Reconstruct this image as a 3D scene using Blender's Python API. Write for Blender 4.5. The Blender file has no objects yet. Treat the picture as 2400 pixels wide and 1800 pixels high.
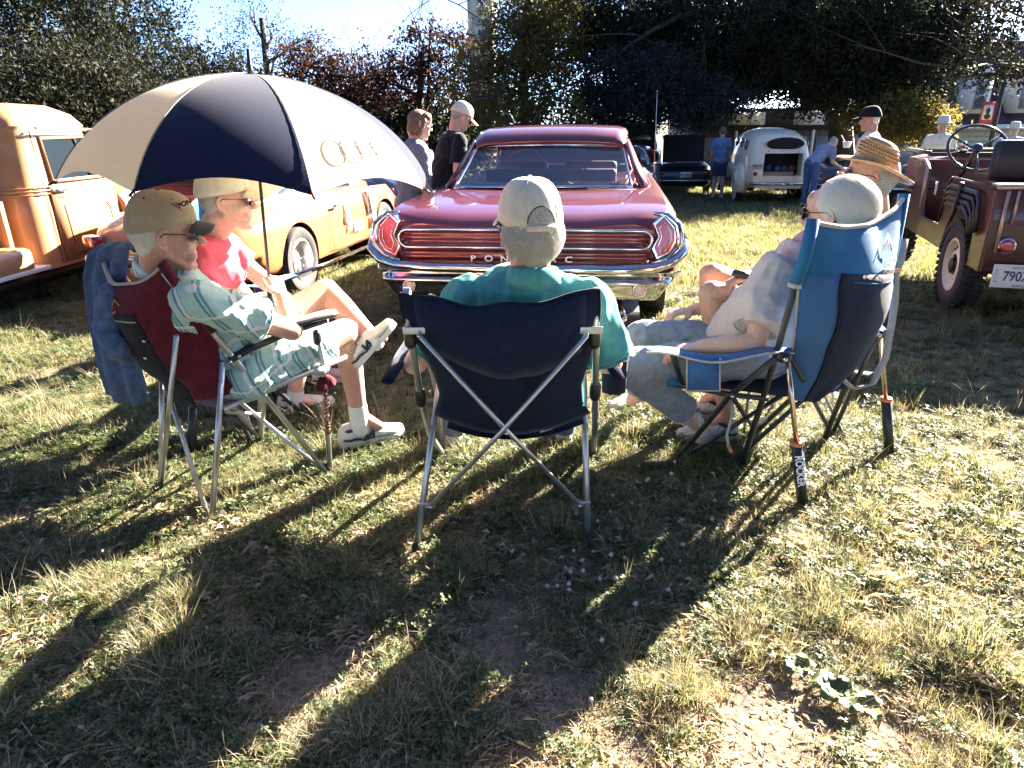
import bpy, bmesh, math, random
import numpy as np
from mathutils import Vector, Matrix, noise
random.seed(7); RNG = np.random.default_rng(7)
SC = bpy.context.scene
COL = SC.collection
V = Vector
R = math.radians

# ------------------------------------------------------------------ camera, world, sun, exposure
CAM_H, FPX = 1.45, 1600.0
PITCH, ROLL = math.atan(612 / 1600), R(0.8)
cd = bpy.data.cameras.new('camera'); cam = bpy.data.objects.new('camera', cd); COL.objects.link(cam)
cd.sensor_fit = 'HORIZONTAL'; cd.sensor_width = 36.0; cd.lens = 36.0 * FPX / 2400.0
cd.clip_start = 0.05; cd.clip_end = 1500
cam.matrix_world = Matrix.Translation((0, 0, CAM_H)) @ Matrix.Rotation(math.pi / 2 - PITCH, 4, 'X') @ Matrix.Rotation(-ROLL, 4, 'Z')
SC.camera = cam
SUN_AZ, SUN_EL = R(47), R(25)
SUN_DIR = V((math.sin(SUN_AZ) * math.cos(SUN_EL), math.cos(SUN_AZ) * math.cos(SUN_EL), math.sin(SUN_EL)))
wd = bpy.data.worlds.new('World'); SC.world = wd; wd.use_nodes = True
nt = wd.node_tree; bg = nt.nodes['Background']; sky = nt.nodes.new('ShaderNodeTexSky')
sky.sky_type = 'NISHITA'; sky.sun_disc = False; sky.sun_elevation = SUN_EL; sky.sun_rotation = SUN_AZ
sky.air_density = 0.35; sky.dust_density = 0.45; sky.ozone_density = 4.0
bg.inputs['Strength'].default_value = 0.05
nt.links.new(sky.outputs[0], bg.inputs['Color'])
sd = bpy.data.lights.new('sun', 'SUN'); sun = bpy.data.objects.new('sun', sd); COL.objects.link(sun)
sd.energy = 5.0; sd.angle = R(0.5); sd.color = (1.0, 0.88, 0.72)
sun.rotation_euler = SUN_DIR.to_track_quat('Z', 'Y').to_euler(); sun.location = SUN_DIR * 60
SC.view_settings.view_transform = 'Standard'; SC.view_settings.look = 'None'
SC.view_settings.gamma = 1.0; SC.view_settings.use_curve_mapping = False
SC.view_settings.exposure = 3.8
SC.cycles.max_bounces = 8; SC.cycles.transparent_max_bounces = 16
SC.cycles.diffuse_bounces = 2; SC.cycles.glossy_bounces = 4; SC.cycles.transmission_bounces = 6

# ------------------------------------------------------------------ measuring: a picture point at a known distance / height
_cp, _sp = math.cos(PITCH), math.sin(PITCH)
def ray(x, y):
    u, v = (x - 1200) / FPX, -(y - 900) / FPX
    c, s = math.cos(-ROLL), math.sin(-ROLL)
    u, v = u * c - v * s, u * s + v * c
    return V((u, _cp + v * _sp, -_sp + v * _cp))
O = V((0, 0, CAM_H))
def at(x, y, d):
    r = ray(x, y); return O + r * (d / r.y)
def az_(x, y, z=0.0):
    r = ray(x, y); return O + r * ((z - CAM_H) / r.z)
def pl(x, y, A, B):
    r = ray(x, y); n = (-(B[1] - A[1]), B[0] - A[0])
    return O + r * ((A[0] * n[0] + A[1] * n[1]) / (r.x * n[0] + r.y * n[1]))
def gz(x, y):
    d = min(max(0.0, y - 4.6), 22.0)
    return -0.036 * d * min(1.0, d / 2.0)

# ------------------------------------------------------------------ mesh builder
def frame(t, ref=None):
    t = t.normalized(); ref = ref or (V((0, 0, 1)) if abs(t.z) < 0.9 else V((1, 0, 0)))
    a = t.cross(ref).normalized(); return a, t.cross(a).normalized()
class MB:
    def __init__(s): s.v = []; s.f = []; s.m = []; s.mi = 0
    def add(s, vs, fs):
        b = len(s.v); s.v += [tuple(p) for p in vs]
        s.f += [tuple(i + b for i in f) for f in fs]; s.m += [s.mi] * len(fs); return s
    def box(s, c, sz, rot=None):
        c = V(c); hx, hy, hz = sz[0] / 2, sz[1] / 2, sz[2] / 2
        p = [V((x, y, z)) for x in (-hx, hx) for y in (-hy, hy) for z in (-hz, hz)]
        if rot is not None: p = [rot @ q for q in p]
        return s.add([c + q for q in p], [(0, 1, 3, 2), (4, 6, 7, 5), (0, 4, 5, 1), (2, 3, 7, 6), (0, 2, 6, 4), (1, 5, 7, 3)])
    def grid(s, rows, cu=False, cv=False):
        n, m = len(rows), len(rows[0]); vs = [p for r in rows for p in r]; fs = []
        for i in range(n if cu else n - 1):
            for j in range(m if cv else m - 1):
                i2, j2 = (i + 1) % n, (j + 1) % m
                fs.append((i * m + j, i * m + j2, i2 * m + j2, i2 * m + j))
        return s.add(vs, fs)
    def loft(s, rings, caps=True):
        n, m = len(rings), len(rings[0]); s.grid(rings, cv=True)
        if caps:
            b = len(s.v) - n * m
            s.f.append(tuple(b + j for j in reversed(range(m)))); s.m.append(s.mi)
            s.f.append(tuple(b + (n - 1) * m + j for j in range(m))); s.m.append(s.mi)
        return s
    def tube(s, pts, r, n=8, closed=False, caps=True, flat=1.0, ref=None):
        pts = [V(p) for p in pts]; k = len(pts); rs = r if isinstance(r, (list, tuple)) else [r] * k
        rings = []; a = None
        for i, p in enumerate(pts):
            t = (pts[(i + 1) % k] - pts[i - 1]) if closed else (pts[min(i + 1, k - 1)] - pts[max(i - 1, 0)])
            if t.length < 1e-9: t = V((0, 0, 1))
            t.normalize()
            if a is None: a, b = frame(t, ref)
            else:
                a = a - t * a.dot(t)
                if a.length < 1e-6: a, _ = frame(t)
                a.normalize(); b = t.cross(a)
            rings.append([p + (a * math.cos(2 * math.pi * j / n) + b * (flat * math.sin(2 * math.pi * j / n))) * rs[i] for j in range(n)])
        if closed: return s.grid(rings, cu=True, cv=True)
        return s.loft(rings, caps)
    def lathe(s, prof, o, ax, n=24, caps=False, arc=None):
        o, ax = V(o), V(ax).normalized(); a, b = frame(ax)
        rows = [[o + ax * h + (a * math.cos(2 * math.pi * j / n) + b * math.sin(2 * math.pi * j / n)) * rr for j in range(n)] for rr, h in prof]
        return s.loft(rows, caps)
    def ell(s, c, rad, rot=None, n=16, k=10):
        c = V(c); rings = []
        for i in range(1, k):
            th = math.pi * i / k
            ring = [V((rad[0] * math.sin(th) * math.cos(2 * math.pi * j / n), rad[1] * math.sin(th) * math.sin(2 * math.pi * j / n), -rad[2] * math.cos(th))) for j in range(n)]
            rings.append([c + (rot @ q if rot else q) for q in ring])
        b = len(s.v); s.grid(rings, cv=True)
        t0, t1 = V((0, 0, -rad[2])), V((0, 0, rad[2]))
        e = len(s.v); s.v += [tuple(c + (rot @ t0 if rot else t0)), tuple(c + (rot @ t1 if rot else t1))]
        l = b + (k - 2) * n
        for j in range(n):
            s.f.append((e, b + (j + 1) % n, b + j)); s.f.append((e + 1, l + j, l + (j + 1) % n)); s.m += [s.mi] * 2
        return s
    def rcone(s, p0, r0, p1, r1, n=14, flat=False):
        p0, p1 = V(p0), V(p1); t = p1 - p0; L = t.length; t = t / L if L > 1e-9 else V((0, 0, 1)); a, b = frame(t)
        pr = []
        if flat: pr = [(p0, r0), (p1, r1)]
        else:
            for q in (90, 60, 30, 0): pr.append((p0 - t * r0 * math.sin(R(q)), max(r0 * math.cos(R(q)), r0 * 0.05)))
            for q in (0, 30, 60, 90): pr.append((p1 + t * r1 * math.sin(R(q)), max(r1 * math.cos(R(q)), r1 * 0.05)))
        rows = [[c + (a * math.cos(2 * math.pi * j / n) + b * math.sin(2 * math.pi * j / n)) * rr for j in range(n)] for c, rr in pr]
        return s.loft(rows)
    def prism(s, pts, d, fan=False):
        d = V(d); n = len(pts); pts = [V(p) for p in pts]
        vs = pts + [p + d for p in pts]
        fs = [tuple(reversed(range(n))), tuple(range(n, 2 * n))] + [(i, (i + 1) % n, n + (i + 1) % n, n + i) for i in range(n)]
        return s.add(vs, fs)
    def mesh(s, name, smooth=True, mats=()):
        me = bpy.data.meshes.new(name); me.from_pydata(s.v, [], s.f)
        for m in mats: me.materials.append(m)
        if len(mats) > 1: me.polygons.foreach_set('material_index', s.m)
        if smooth: me.polygons.foreach_set('use_smooth', [True] * len(me.polygons))
        me.update(); return me
def ob(name, me, parent=None, world=True):
    o = bpy.data.objects.new(name, me); COL.objects.link(o)
    if parent:
        o.parent = parent
        if world:
            r = parent
            while r.parent: r = r.parent
            o.matrix_parent_inverse = Matrix.Identity(4) if parent is not r else r.matrix_basis.inverted()
    return o
def part(name, mb, m, parent=None, smooth=True, sub=0, solid=0, bevel=0, world=False, edge=None, label=None, kind=None):
    ms = m if isinstance(m, (list, tuple)) else [m]
    o = ob(name, mb.mesh(name, smooth, ms), parent, world)
    fix(o)
    if solid:
        q = o.modifiers.new('solid', 'SOLIDIFY'); q.thickness = solid; q.offset = 0
    if bevel:
        q = o.modifiers.new('bevel', 'BEVEL'); q.width = bevel; q.segments = 2; q.limit_method = 'ANGLE'; q.angle_limit = R(40)
    if sub:
        q = o.modifiers.new('sub', 'SUBSURF'); q.levels = sub; q.render_levels = sub
    if edge is not None: sharp(o.data, edge)
    if label: o['label'] = label
    if kind: o['kind'] = kind
    return o
def fix(o):
    bm = bmesh.new(); bm.from_mesh(o.data); bmesh.ops.recalc_face_normals(bm, faces=bm.faces); bm.to_mesh(o.data); bm.free()
def sharp(me, deg=35):
    try: me.set_sharp_from_angle(angle=R(deg))
    except Exception: pass
def tag(o, label, cat, group=None, kind=None):
    if label: o['label'] = label
    if cat: o['category'] = cat
    if group: o['group'] = group
    if kind: o['kind'] = kind
    return o
def thing(name, label, cat, loc=(0, 0, 0), rotz=0.0, group=None, kind=None):
    o = bpy.data.objects.new(name, None); COL.objects.link(o); o.location = loc; o.rotation_euler = (0, 0, rotz)
    o.empty_display_size = 0.1
    o.matrix_basis = Matrix.Translation(loc) @ Matrix.Rotation(rotz, 4, 'Z')
    return tag(o, label, cat, group, kind)
def copy_tree(o, parent=None):
    c = o.copy(); COL.objects.link(c); inv = o.matrix_parent_inverse.copy()
    if parent: c.parent = parent; c.matrix_parent_inverse = inv
    for ch in list(o.children): copy_tree(ch, c)
    return c

# ------------------------------------------------------------------ materials
_MC = {}
def M(name, col, rough=0.6, metal=0.0, var=0.0, vs=8.0, bump=0.0, bs=60.0, coat=0.0, trans=0.0, sss=0.0, emit=0.0, col2=None, sheen=0.0, spec=None, stretch=None, detail=4):
    if name in _MC: return _MC[name]
    m = bpy.data.materials.new(name); _MC[name] = m; m.use_nodes = True; n = m.node_tree.nodes; l = m.node_tree.links
    b = n['Principled BSDF']; b.inputs['Base Color'].default_value = (*col, 1); b.inputs['Roughness'].default_value = rough
    b.inputs['Metallic'].default_value = metal
    if coat: b.inputs['Coat Weight'].default_value = coat; b.inputs['Coat Roughness'].default_value = 0.04
    if sss: b.inputs['Subsurface Weight'].default_value = sss; b.inputs['Subsurface Radius'].default_value = (0.02, 0.008, 0.004); b.inputs['Subsurface Scale'].default_value = 0.5
    if sheen: b.inputs['Sheen Weight'].default_value = sheen
    if spec is not None: b.inputs['Specular IOR Level'].default_value = spec
    tc = n.new('ShaderNodeTexCoord'); src = tc.outputs['Object']
    if stretch:
        mp = n.new('ShaderNodeMapping'); mp.inputs['Scale'].default_value = stretch; l.new(src, mp.inputs['Vector']); src = mp.outputs[0]
    if var or col2:
        t = n.new('ShaderNodeTexNoise'); t.inputs['Scale'].default_value = vs; t.inputs['Detail'].default_value = detail; l.new(src, t.inputs['Vector'])
        r = n.new('ShaderNodeValToRGB'); c2 = col2 or tuple(min(1, c * (1 + var)) for c in col); c1 = col if col2 else tuple(c * (1 - var) for c in col)
        r.color_ramp.elements[0].position = 0.35; r.color_ramp.elements[1].position = 0.65
        r.color_ramp.elements[0].color = (*c1, 1); r.color_ramp.elements[1].color = (*c2, 1)
        l.new(t.outputs[0], r.inputs[0]); l.new(r.outputs[0], b.inputs['Base Color'])
        if trans:
            pass
    if bump:
        t2 = n.new('ShaderNodeTexNoise'); t2.inputs['Scale'].default_value = bs; t2.inputs['Detail'].default_value = 3; l.new(src, t2.inputs['Vector'])
        bp = n.new('ShaderNodeBump'); bp.inputs['Strength'].default_value = bump; bp.inputs['Distance'].default_value = 0.0015 if bs >= 100 else 0.01
        l.new(t2.outputs[0], bp.inputs['Height']); l.new(bp.outputs[0], b.inputs['Normal'])
    if trans:
        tr = n.new('ShaderNodeBsdfTranslucent'); mx = n.new('ShaderNodeMixShader'); mx.inputs[0].default_value = trans
        tcol = tuple(min(1, c * k) for c, k in zip(col2 or col, (1.2, 1.15, 0.85)))
        tr.inputs[0].default_value = (*tcol, 1)
        o = n['Material Output']; l.new(b.outputs[0], mx.inputs[1]); l.new(tr.outputs[0], mx.inputs[2]); l.new(mx.outputs[0], o.inputs[0])
    return m
def nodes(m): return m.node_tree.nodes, m.node_tree.links
def glassmat(name, tint=(0.8, 0.85, 0.85), refl=1.0, alpha=None):
    if name in _MC: return _MC[name]
    m = bpy.data.materials.new(name); _MC[name] = m; m.use_nodes = True; n, l = nodes(m); n.remove(n['Principled BSDF'])
    t = n.new('ShaderNodeBsdfTransparent'); t.inputs[0].default_value = (*tint, 1); g = n.new('ShaderNodeBsdfGlossy'); g.inputs['Roughness'].default_value = 0.02
    f = n.new('ShaderNodeFresnel'); f.inputs[0].default_value = 1.5; mx = n.new('ShaderNodeMixShader')
    l.new(f.outputs[0], mx.inputs[0]); l.new(t.outputs[0], mx.inputs[1]); l.new(g.outputs[0], mx.inputs[2]); l.new(mx.outputs[0], n['Material Output'].inputs[0])
    return m
chrome = M('chrome', (0.58, 0.57, 0.58), 0.09, 1.0)
rubber = M('rubber', (0.018, 0.018, 0.02), 0.75, var=0.3, vs=20, bump=0.15, bs=90)
glass = glassmat('glass')
blackplastic = M('black_plastic', (0.015, 0.015, 0.017), 0.4, var=0.2, vs=30)
alu = M('aluminium_tube', (0.5, 0.5, 0.52), 0.36, 0.85, var=0.12, vs=12, bump=0.05, bs=200)
darksteel = M('dark_steel_tube', (0.035, 0.037, 0.045), 0.38, 0.3, var=0.2, vs=15)
def text(name, s, size, m, parent, mat4, world=False, ext=0.002, align='CENTER', bold=0.0, sx=1.0, shear=0.0):
    c = bpy.data.curves.new(name, 'FONT'); c.body = s; c.size = size; c.extrude = ext; c.align_x = align; c.align_y = 'CENTER'
    c.offset = bold; c.shear = shear; c.resolution_u = 3
    o = bpy.data.objects.new(name + '_tmp', c); COL.objects.link(o)
    dg = bpy.context.evaluated_depsgraph_get(); me = bpy.data.meshes.new_from_object(o.evaluated_get(dg))
    bpy.data.objects.remove(o); me.materials.clear(); me.materials.append(m)
    me.transform(mat4 @ Matrix.Diagonal((sx, 1, 1, 1)))
    return ob(name, me, parent, world)
def basis(o, x, y):
    x = V(x).normalized(); y = V(y); y = (y - x * y.dot(x)).normalized(); z = x.cross(y)
    m = Matrix((x, y, z)).transposed().to_4x4(); m.translation = V(o); return m
# ------------------------------------------------------------------ ground
def vnoise(x, y, s, seed=0):
    r = np.random.default_rng(seed); T = r.random((256, 256)); u, v = x / s + 1000, y / s + 1000
    i, j = np.floor(u).astype(int), np.floor(v).astype(int); fx, fy = u - i, v - j; fx = fx * fx * (3 - 2 * fx); fy = fy * fy * (3 - 2 * fy)
    g = lambda a, b: T[a % 256, b % 256]
    return (g(i, j) * (1 - fx) + g(i + 1, j) * fx) * (1 - fy) + (g(i, j + 1) * (1 - fx) + g(i + 1, j + 1) * fx) * fy
DIRT = [(-0.05, 1.62, .13), (0.10, 1.42, .15), (0.72, 1.42, .17), (0.60, 1.25, .16), (0.95, 1.30, .12), (-0.60, 1.47, .12), (-0.55, 1.58, .09), (-.05, 1.80, .09), (1.22, 1.36, .1), (0.02, 1.22, .12), (0.3, 1.25, .13), (1.15, 1.7, .07), (1.05, 1.12, .13), (1.45, 1.5, .09)]
def dirt(x, y):
    d = np.zeros_like(x)
    for a, b, r in DIRT: d = np.maximum(d, np.clip(1.5 - np.hypot(x - a, (y - b)) / r * (0.75 + 0.6 * vnoise(x, y, .09, 3)), 0, 1))
    return d
def gzv(y):
    d = np.clip(y - 4.6, 0, 22); return -0.036 * d * np.minimum(1, d / 2)
def gravel_h(x, y): return 0.012 * vnoise(x, y, .25, 5) + 0.006 * vnoise(x, y, .07, 6) - 0.012
gm = bpy.data.materials.new('lawn_soil'); gm.use_nodes = True; n, l = nodes(gm); b = n['Principled BSDF']; b.inputs['Roughness'].default_value = 0.95
b.inputs['Specular IOR Level'].default_value = 0.1
tc = n.new('ShaderNodeTexCoord'); at_ = n.new('ShaderNodeAttribute'); at_.attribute_name = 'dirt'
t1 = n.new('ShaderNodeTexNoise'); t1.inputs['Scale'].default_value = 9; t1.inputs['Detail'].default_value = 10
r1 = n.new('ShaderNodeValToRGB'); e = r1.color_ramp.elements; e[0].position = .35; e[0].color = (.018, .024, .014, 1); e[1].position = .68; e[1].color = (.19, .17, .10, 1)
t2 = n.new('ShaderNodeTexNoise'); t2.inputs['Scale'].default_value = 45; t2.inputs['Detail'].default_value = 8
r2 = n.new('ShaderNodeValToRGB'); e = r2.color_ramp.elements; e[0].position = .3; e[0].color = (.09, .07, .05, 1); e[1].position = .75; e[1].color = (.30, .235, .175, 1)
mx = n.new('ShaderNodeMixRGB'); bp = n.new('ShaderNodeBump'); bp.inputs['Strength'].default_value = .45; bp.inputs['Distance'].default_value = .008
for a_, b_ in ((tc.outputs['Object'], t1.inputs[0]), (tc.outputs['Object'], t2.inputs[0]), (t1.outputs[0], r1.inputs[0]), (t2.outputs[0], r2.inputs[0]), (at_.outputs['Fac'], mx.inputs[0]), (r1.outputs[0], mx.inputs[1]), (r2.outputs[0], mx.inputs[2]), (mx.outputs[0], b.inputs['Base Color']), (t2.outputs[0], bp.inputs['Height']), (bp.outputs[0], b.inputs['Normal'])): l.new(a_, b_)
xs = np.concatenate([np.linspace(-400, -12, 12), np.linspace(-10, -3, 30), np.linspace(-2.9, 2.9, 160), np.linspace(3, 10, 30), np.linspace(12, 400, 12)])
ys = np.concatenate([np.linspace(-60, -1, 8), np.linspace(-.5, 4, 120), np.linspace(4.1, 12, 50), np.linspace(12.5, 40, 40), np.linspace(45, 900, 20)])
X, Y = np.meshgrid(xs, ys); Z = gzv(Y) + gravel_h(X, Y)
near = (np.abs(X) < 3) & (Y < 4.1); Z = Z + np.where(near, -0.02 * dirt(X, Y), 0)
nx, ny = len(xs), len(ys); me = bpy.data.meshes.new('ground'); idx = np.arange(nx * ny).reshape(ny, nx)
F = np.stack([idx[:-1, :-1], idx[:-1, 1:], idx[1:, 1:], idx[1:, :-1]], -1).reshape(-1, 4)
me.vertices.add(nx * ny); me.vertices.foreach_set('co', np.stack([X, Y, Z], -1).ravel().astype(np.float32))
me.loops.add(F.size); me.loops.foreach_set('vertex_index', F.ravel().astype(np.int32)); me.polygons.add(len(F)); me.polygons.foreach_set('loop_start', np.arange(0, F.size, 4, dtype=np.int32)); me.update(calc_edges=True)
me.polygons.foreach_set('use_smooth', [True] * len(F))
atr = me.attributes.new('dirt', 'FLOAT', 'POINT'); atr.data.foreach_set('value', np.where(near, dirt(X, Y), 0).ravel().astype(np.float32))
me.materials.append(gm); g = bpy.data.objects.new('ground', me); COL.objects.link(g); g['kind'] = 'structure'

# ------------------------------------------------------------------ scattering with instances (grass, clover, straw: nobody could count them)
def scatter(name, pos, srcs, idxs, rots, scl, label):
    me = bpy.data.meshes.new(name); me.vertices.add(len(pos)); me.vertices.foreach_set('co', np.asarray(pos, np.float32).ravel())
    for nm, ty, dat in (('iid', 'INT', np.asarray(idxs, np.int32)), ('scl', 'FLOAT_VECTOR', np.asarray(scl, np.float32).ravel()), ('rot', 'FLOAT_VECTOR', np.asarray(rots, np.float32).ravel())):
        a = me.attributes.new(nm, ty, 'POINT'); a.data.foreach_set('vector' if ty == 'FLOAT_VECTOR' else 'value', dat)
    o = bpy.data.objects.new(name, me); COL.objects.link(o); col = bpy.data.collections.new(name + '_sources')
    for k, s in enumerate(srcs):
        q = bpy.data.objects.new('%s_%02d' % (name, k), s); col.objects.link(q)
    ng = bpy.data.node_groups.new(name, 'GeometryNodeTree'); ng.interface.new_socket('Geometry', in_out='INPUT', socket_type='NodeSocketGeometry'); ng.interface.new_socket('Geometry', in_out='OUTPUT', socket_type='NodeSocketGeometry')
    N, L = ng.nodes, ng.links; gi = N.new('NodeGroupInput'); go = N.new('NodeGroupOutput'); ip = N.new('GeometryNodeInstanceOnPoints'); ci = N.new('GeometryNodeCollectionInfo')
    ci.inputs['Collection'].default_value = col; ci.inputs['Separate Children'].default_value = True; ci.inputs['Reset Children'].default_value = True
    mp = N.new('GeometryNodeMeshToPoints')
    def attr(nm, ty):
        a = N.new('GeometryNodeInputNamedAttribute'); a.data_type = ty; a.inputs['Name'].default_value = nm; return a.outputs[0]
    e2r = N.new('FunctionNodeEulerToRotation'); L.new(attr('rot', 'FLOAT_VECTOR'), e2r.inputs[0]); L.new(e2r.outputs[0], ip.inputs['Rotation'])
    L.new(gi.outputs[0], mp.inputs[0]); L.new(mp.outputs[0], ip.inputs['Points']); L.new(ci.outputs[0], ip.inputs['Instance']); ip.inputs['Pick Instance'].default_value = True
    L.new(attr('iid', 'INT'), ip.inputs['Instance Index']); L.new(attr('scl', 'FLOAT_VECTOR'), ip.inputs['Scale']); L.new(ip.outputs[0], go.inputs[0])
    md = o.modifiers.new('scatter', 'NODES'); md.node_group = ng
    return tag(o, label, None, None, 'stuff')
gr1 = M('grass_green', (.030, .055, .022), .6, var=.45, vs=3.0, trans=.42, spec=.25, col2=(.19, .20, .10))
gr2 = M('grass_straw', (.42, .345, .26), .7, var=.3, vs=3, trans=.3, spec=.2)
clov = M('clover_leaf', (.035, .07, .03), .6, var=.3, vs=4, col2=(.16, .19, .08), trans=.35, spec=.4)
def blade(mb, x, y, h, w, lean, az, k=4, curl=1.0):
    c, s = math.cos(az), math.sin(az); q = random.uniform(-.5, .5); wx, wy = -math.sin(az + q) * w / 2, math.cos(az + q) * w / 2; L, Rr = [], []
    for i in range(k):
        t = i / k; d = lean * h * t ** (1 + curl); z = h * t * (1 - .25 * lean * t); ww = (1 - t * .6)
        L.append((x + c * d - wx * ww, y + s * d - wy * ww, z)); Rr.append((x + c * d + wx * ww, y + s * d + wy * ww, z))
    tip = (x + c * lean * h, y + s * lean * h, h * (1 - .25 * lean)); b = len(mb.v); mb.v += L + Rr + [tip]
    for i in range(k - 1): mb.f.append((b + i, b + k + i, b + k + i + 1, b + i + 1)); mb.m.append(mb.mi)
    mb.f.append((b + k - 1, b + 2 * k - 1, b + 2 * k)); mb.m.append(mb.mi)
def tuft(n, rad, h, w, lean, straw=.15, k=3):
    mb = MB()
    for i in range(n):
        a = random.uniform(0, 6.283); r = rad * math.sqrt(random.random()); mb.mi = 1 if random.random() < straw else 0
        blade(mb, r * math.cos(a), r * math.sin(a), h * random.uniform(.5, 1.15), w * random.uniform(.7, 1.2), random.uniform(.2, 1) * lean, a + random.uniform(-1.2, 1.2), k)
    return mb.mesh('tuft', True, (gr1, gr2))
def clover(n, rad, h):
    mb = MB()
    for i in range(n):
        a = random.uniform(0, 6.283); r = rad * math.sqrt(random.random()); x, y, z = r * math.cos(a), r * math.sin(a), h * random.uniform(.5, 1.1); s = random.uniform(.007, .012)
        tx, ty = random.uniform(-.5, .5), random.uniform(-.5, .5); a0 = random.uniform(0, 6.28); mb.mi = 0
        for j in range(3):
            b = a0 + j * 2.094; pts = []
            for rr, da in ((0, 0), (.8, -.5), (1.25, -.38), (1.15, 0), (1.25, .38), (.8, .5)):
                px, py = s * rr * math.cos(b + da), s * rr * math.sin(b + da); pts.append((x + px, y + py, z + px * tx + py * ty + .15 * s * rr))
            mb.add(pts, [(0, 1, 2, 3), (0, 3, 4, 5)])
        mb.add([(x, y, z), (x + .001, y, z), (x * .6, y * .6, 0)], [(0, 1, 2)])
    return mb.mesh('clover', True, (clov,))
def stalk():
    mb = MB(); mb.mi = 1
    for i in range(3):
        a = random.uniform(0, 6.28); blade(mb, random.uniform(-.01, .01), 0, random.uniform(.10, .2), .0016, random.uniform(.2, .9), a, 5, .6)
    return mb.mesh('stalk', True, (gr1, gr2))
def thatch(n, rad):
    mb = MB()
    for i in range(n):
        a = random.uniform(0, 6.283); x, y = random.uniform(-rad, rad), random.uniform(-rad, rad); ln = random.uniform(.02, .06); z = random.uniform(.001, .012); w = .0012
        mb.mi = 1; c, s = math.cos(a), math.sin(a)
        mb.add([(x - s * w, y + c * w, z), (x + s * w, y - c * w, z), (x + c * ln * .5 + s * w, y + s * ln * .5 - c * w, z + random.uniform(0, .01)), (x + c * ln, y + s * ln, z + random.uniform(-.002, .008))], [(0, 1, 2, 3)])
    return mb.mesh('thatch', True, (gr1, gr2))
SRC = [tuft(16, .028, .055, .0028, .9), tuft(20, .035, .045, .0028, 1.1, .3), tuft(14, .03, .085, .0026, .8, .1), tuft(26, .03, .07, .0022, 1.0, .45), clover(16, .045, .038), clover(22, .05, .03), stalk(), stalk(), thatch(26, .06), tuft(34, .028, .10, .0022, 1.0, .25, 4), tuft(40, .08, .06, .006, .9, .2)]
def band(n, y0, y1, seed):
    r = np.random.default_rng(seed); y = np.sqrt(r.random(n) * (y1 * y1 - y0 * y0) + y0 * y0); x = (r.random(n) - .5) * 2 * (.83 * y + .35); return x, y, r
P_, I_, R_, S_ = [], [], [], []
def emit(x, y, r, kinds, probs, s0, s1, thin=True, tall=1.0):
    d = dirt(x, y) if y.min() < 3.5 else np.zeros_like(x); pn = vnoise(x, y, .22, 11); keep = r.random(len(x)) > d * .97 if thin else np.ones(len(x), bool)
    keep &= (r.random(len(x)) < .45 + .9 * pn)
    x, y, pn, d = x[keep], y[keep], pn[keep], d[keep]; k = len(x); ii = r.choice(kinds, k, p=probs); sc = s0 + (s1 - s0) * r.random(k); sc *= (.65 + .7 * pn) * (1 - .4 * d)
    P_.append(np.stack([x, y, gzv(y) + gravel_h(x, y) - .004 - .02 * d], -1)); I_.append(ii)
    R_.append(np.stack([(r.random(k) - .5) * .5, (r.random(k) - .5) * .5, r.random(k) * 6.283], -1)); S_.append(np.stack([sc, sc, sc * tall * (.8 + .5 * r.random(k))], -1))
x, y, r = band(12500, 1.0, 3.2, 1); emit(x, y, r, [0, 1, 2, 3, 4, 5, 9], [.20, .20, .06, .10, .21, .21, .02], .6, 1.15)
x, y, r = band(13000, 3.2, 6.5, 2); emit(x, y, r, [0, 1, 2, 3, 4, 5], [.24, .24, .08, .12, .16, .16], .8, 1.25)
x, y, r = band(16000, 6.5, 13, 3); emit(x, y, r, [0, 1, 3, 10], [.2, .3, .1, .4], 1.1, 1.6)
x, y, r = band(11000, 13, 26, 4); emit(x, y, r, [10], [1.], 1.2, 1.9)
x, y, r = band(420, 1.0, 5, 5); emit(x, y, r, [6, 7], [.5, .5], .7, 1.2)
x, y, r = band(5200, 1.0, 2.6, 6); emit(x, y, r, [8], [1.], .8, 1.3, thin=False)
cx = np.array([a for a in [(-1.1, 1.75), (-1.35, 1.9), (-1.0, 1.55), (.72, 1.62), (.95, 1.75), (.5, 1.45), (1.0, 1.52), (1.2, 1.6), (.35, 1.5), (-.25, 1.4), (-.4, 1.25), (1.3, 1.45), (1.05, 1.2), (-.02, 1.95)]])
rr = np.random.default_rng(9); q = cx[rr.integers(0, len(cx), 330)] + rr.normal(0, .07, (330, 2)); emit(q[:, 0], q[:, 1], rr, [9, 2], [.7, .3], .8, 1.25, thin=False)
scatter('grass', np.concatenate(P_), SRC, np.concatenate(I_), np.concatenate(R_), np.concatenate(S_), 'sunlit and shaded lawn of grass blades, clover leaves and dry straw')
wf = M('clover_bloom', (.75, .66, .62), .8, var=.15, vs=200); mb = MB()
for i in range(40):
    p = V((0, 0, 0)).lerp(V((random.gauss(0, 1), random.gauss(0, 1), abs(random.gauss(0, .8)))).normalized(), 1) * .0085; u, w_ = frame(p); mb.add([p * .5 + u * .0012, p * .5 - u * .0012, p * 1.2], [(0, 1, 2)]); mb.add([p * .5 + w_ * .0012, p * .5 - w_ * .0012, p * 1.2], [(0, 1, 2)])
mb.ell((0, 0, 0), (.006, .006, .006), n=8, k=5); mb.v = [(a, b, c + .04) for a, b, c in mb.v]; mb.tube([(0, 0, 0), (.001, 0, .043)], .0007, 4)
fx = []; rr = np.random.default_rng(21)
for c, s, k in (((.62, 2.3), .28, 26), ((.35, 2.0), .25, 14), ((.15, 1.95), .1, 8), ((-.9, 3.6), .5, 16), ((1.0, 2.0), .4, 4), ((2.2, 3.2), .6, 10), ((-.5, 2.2), .5, 8)): fx.append(np.array(c) + rr.normal(0, s, (k, 2)))
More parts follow.
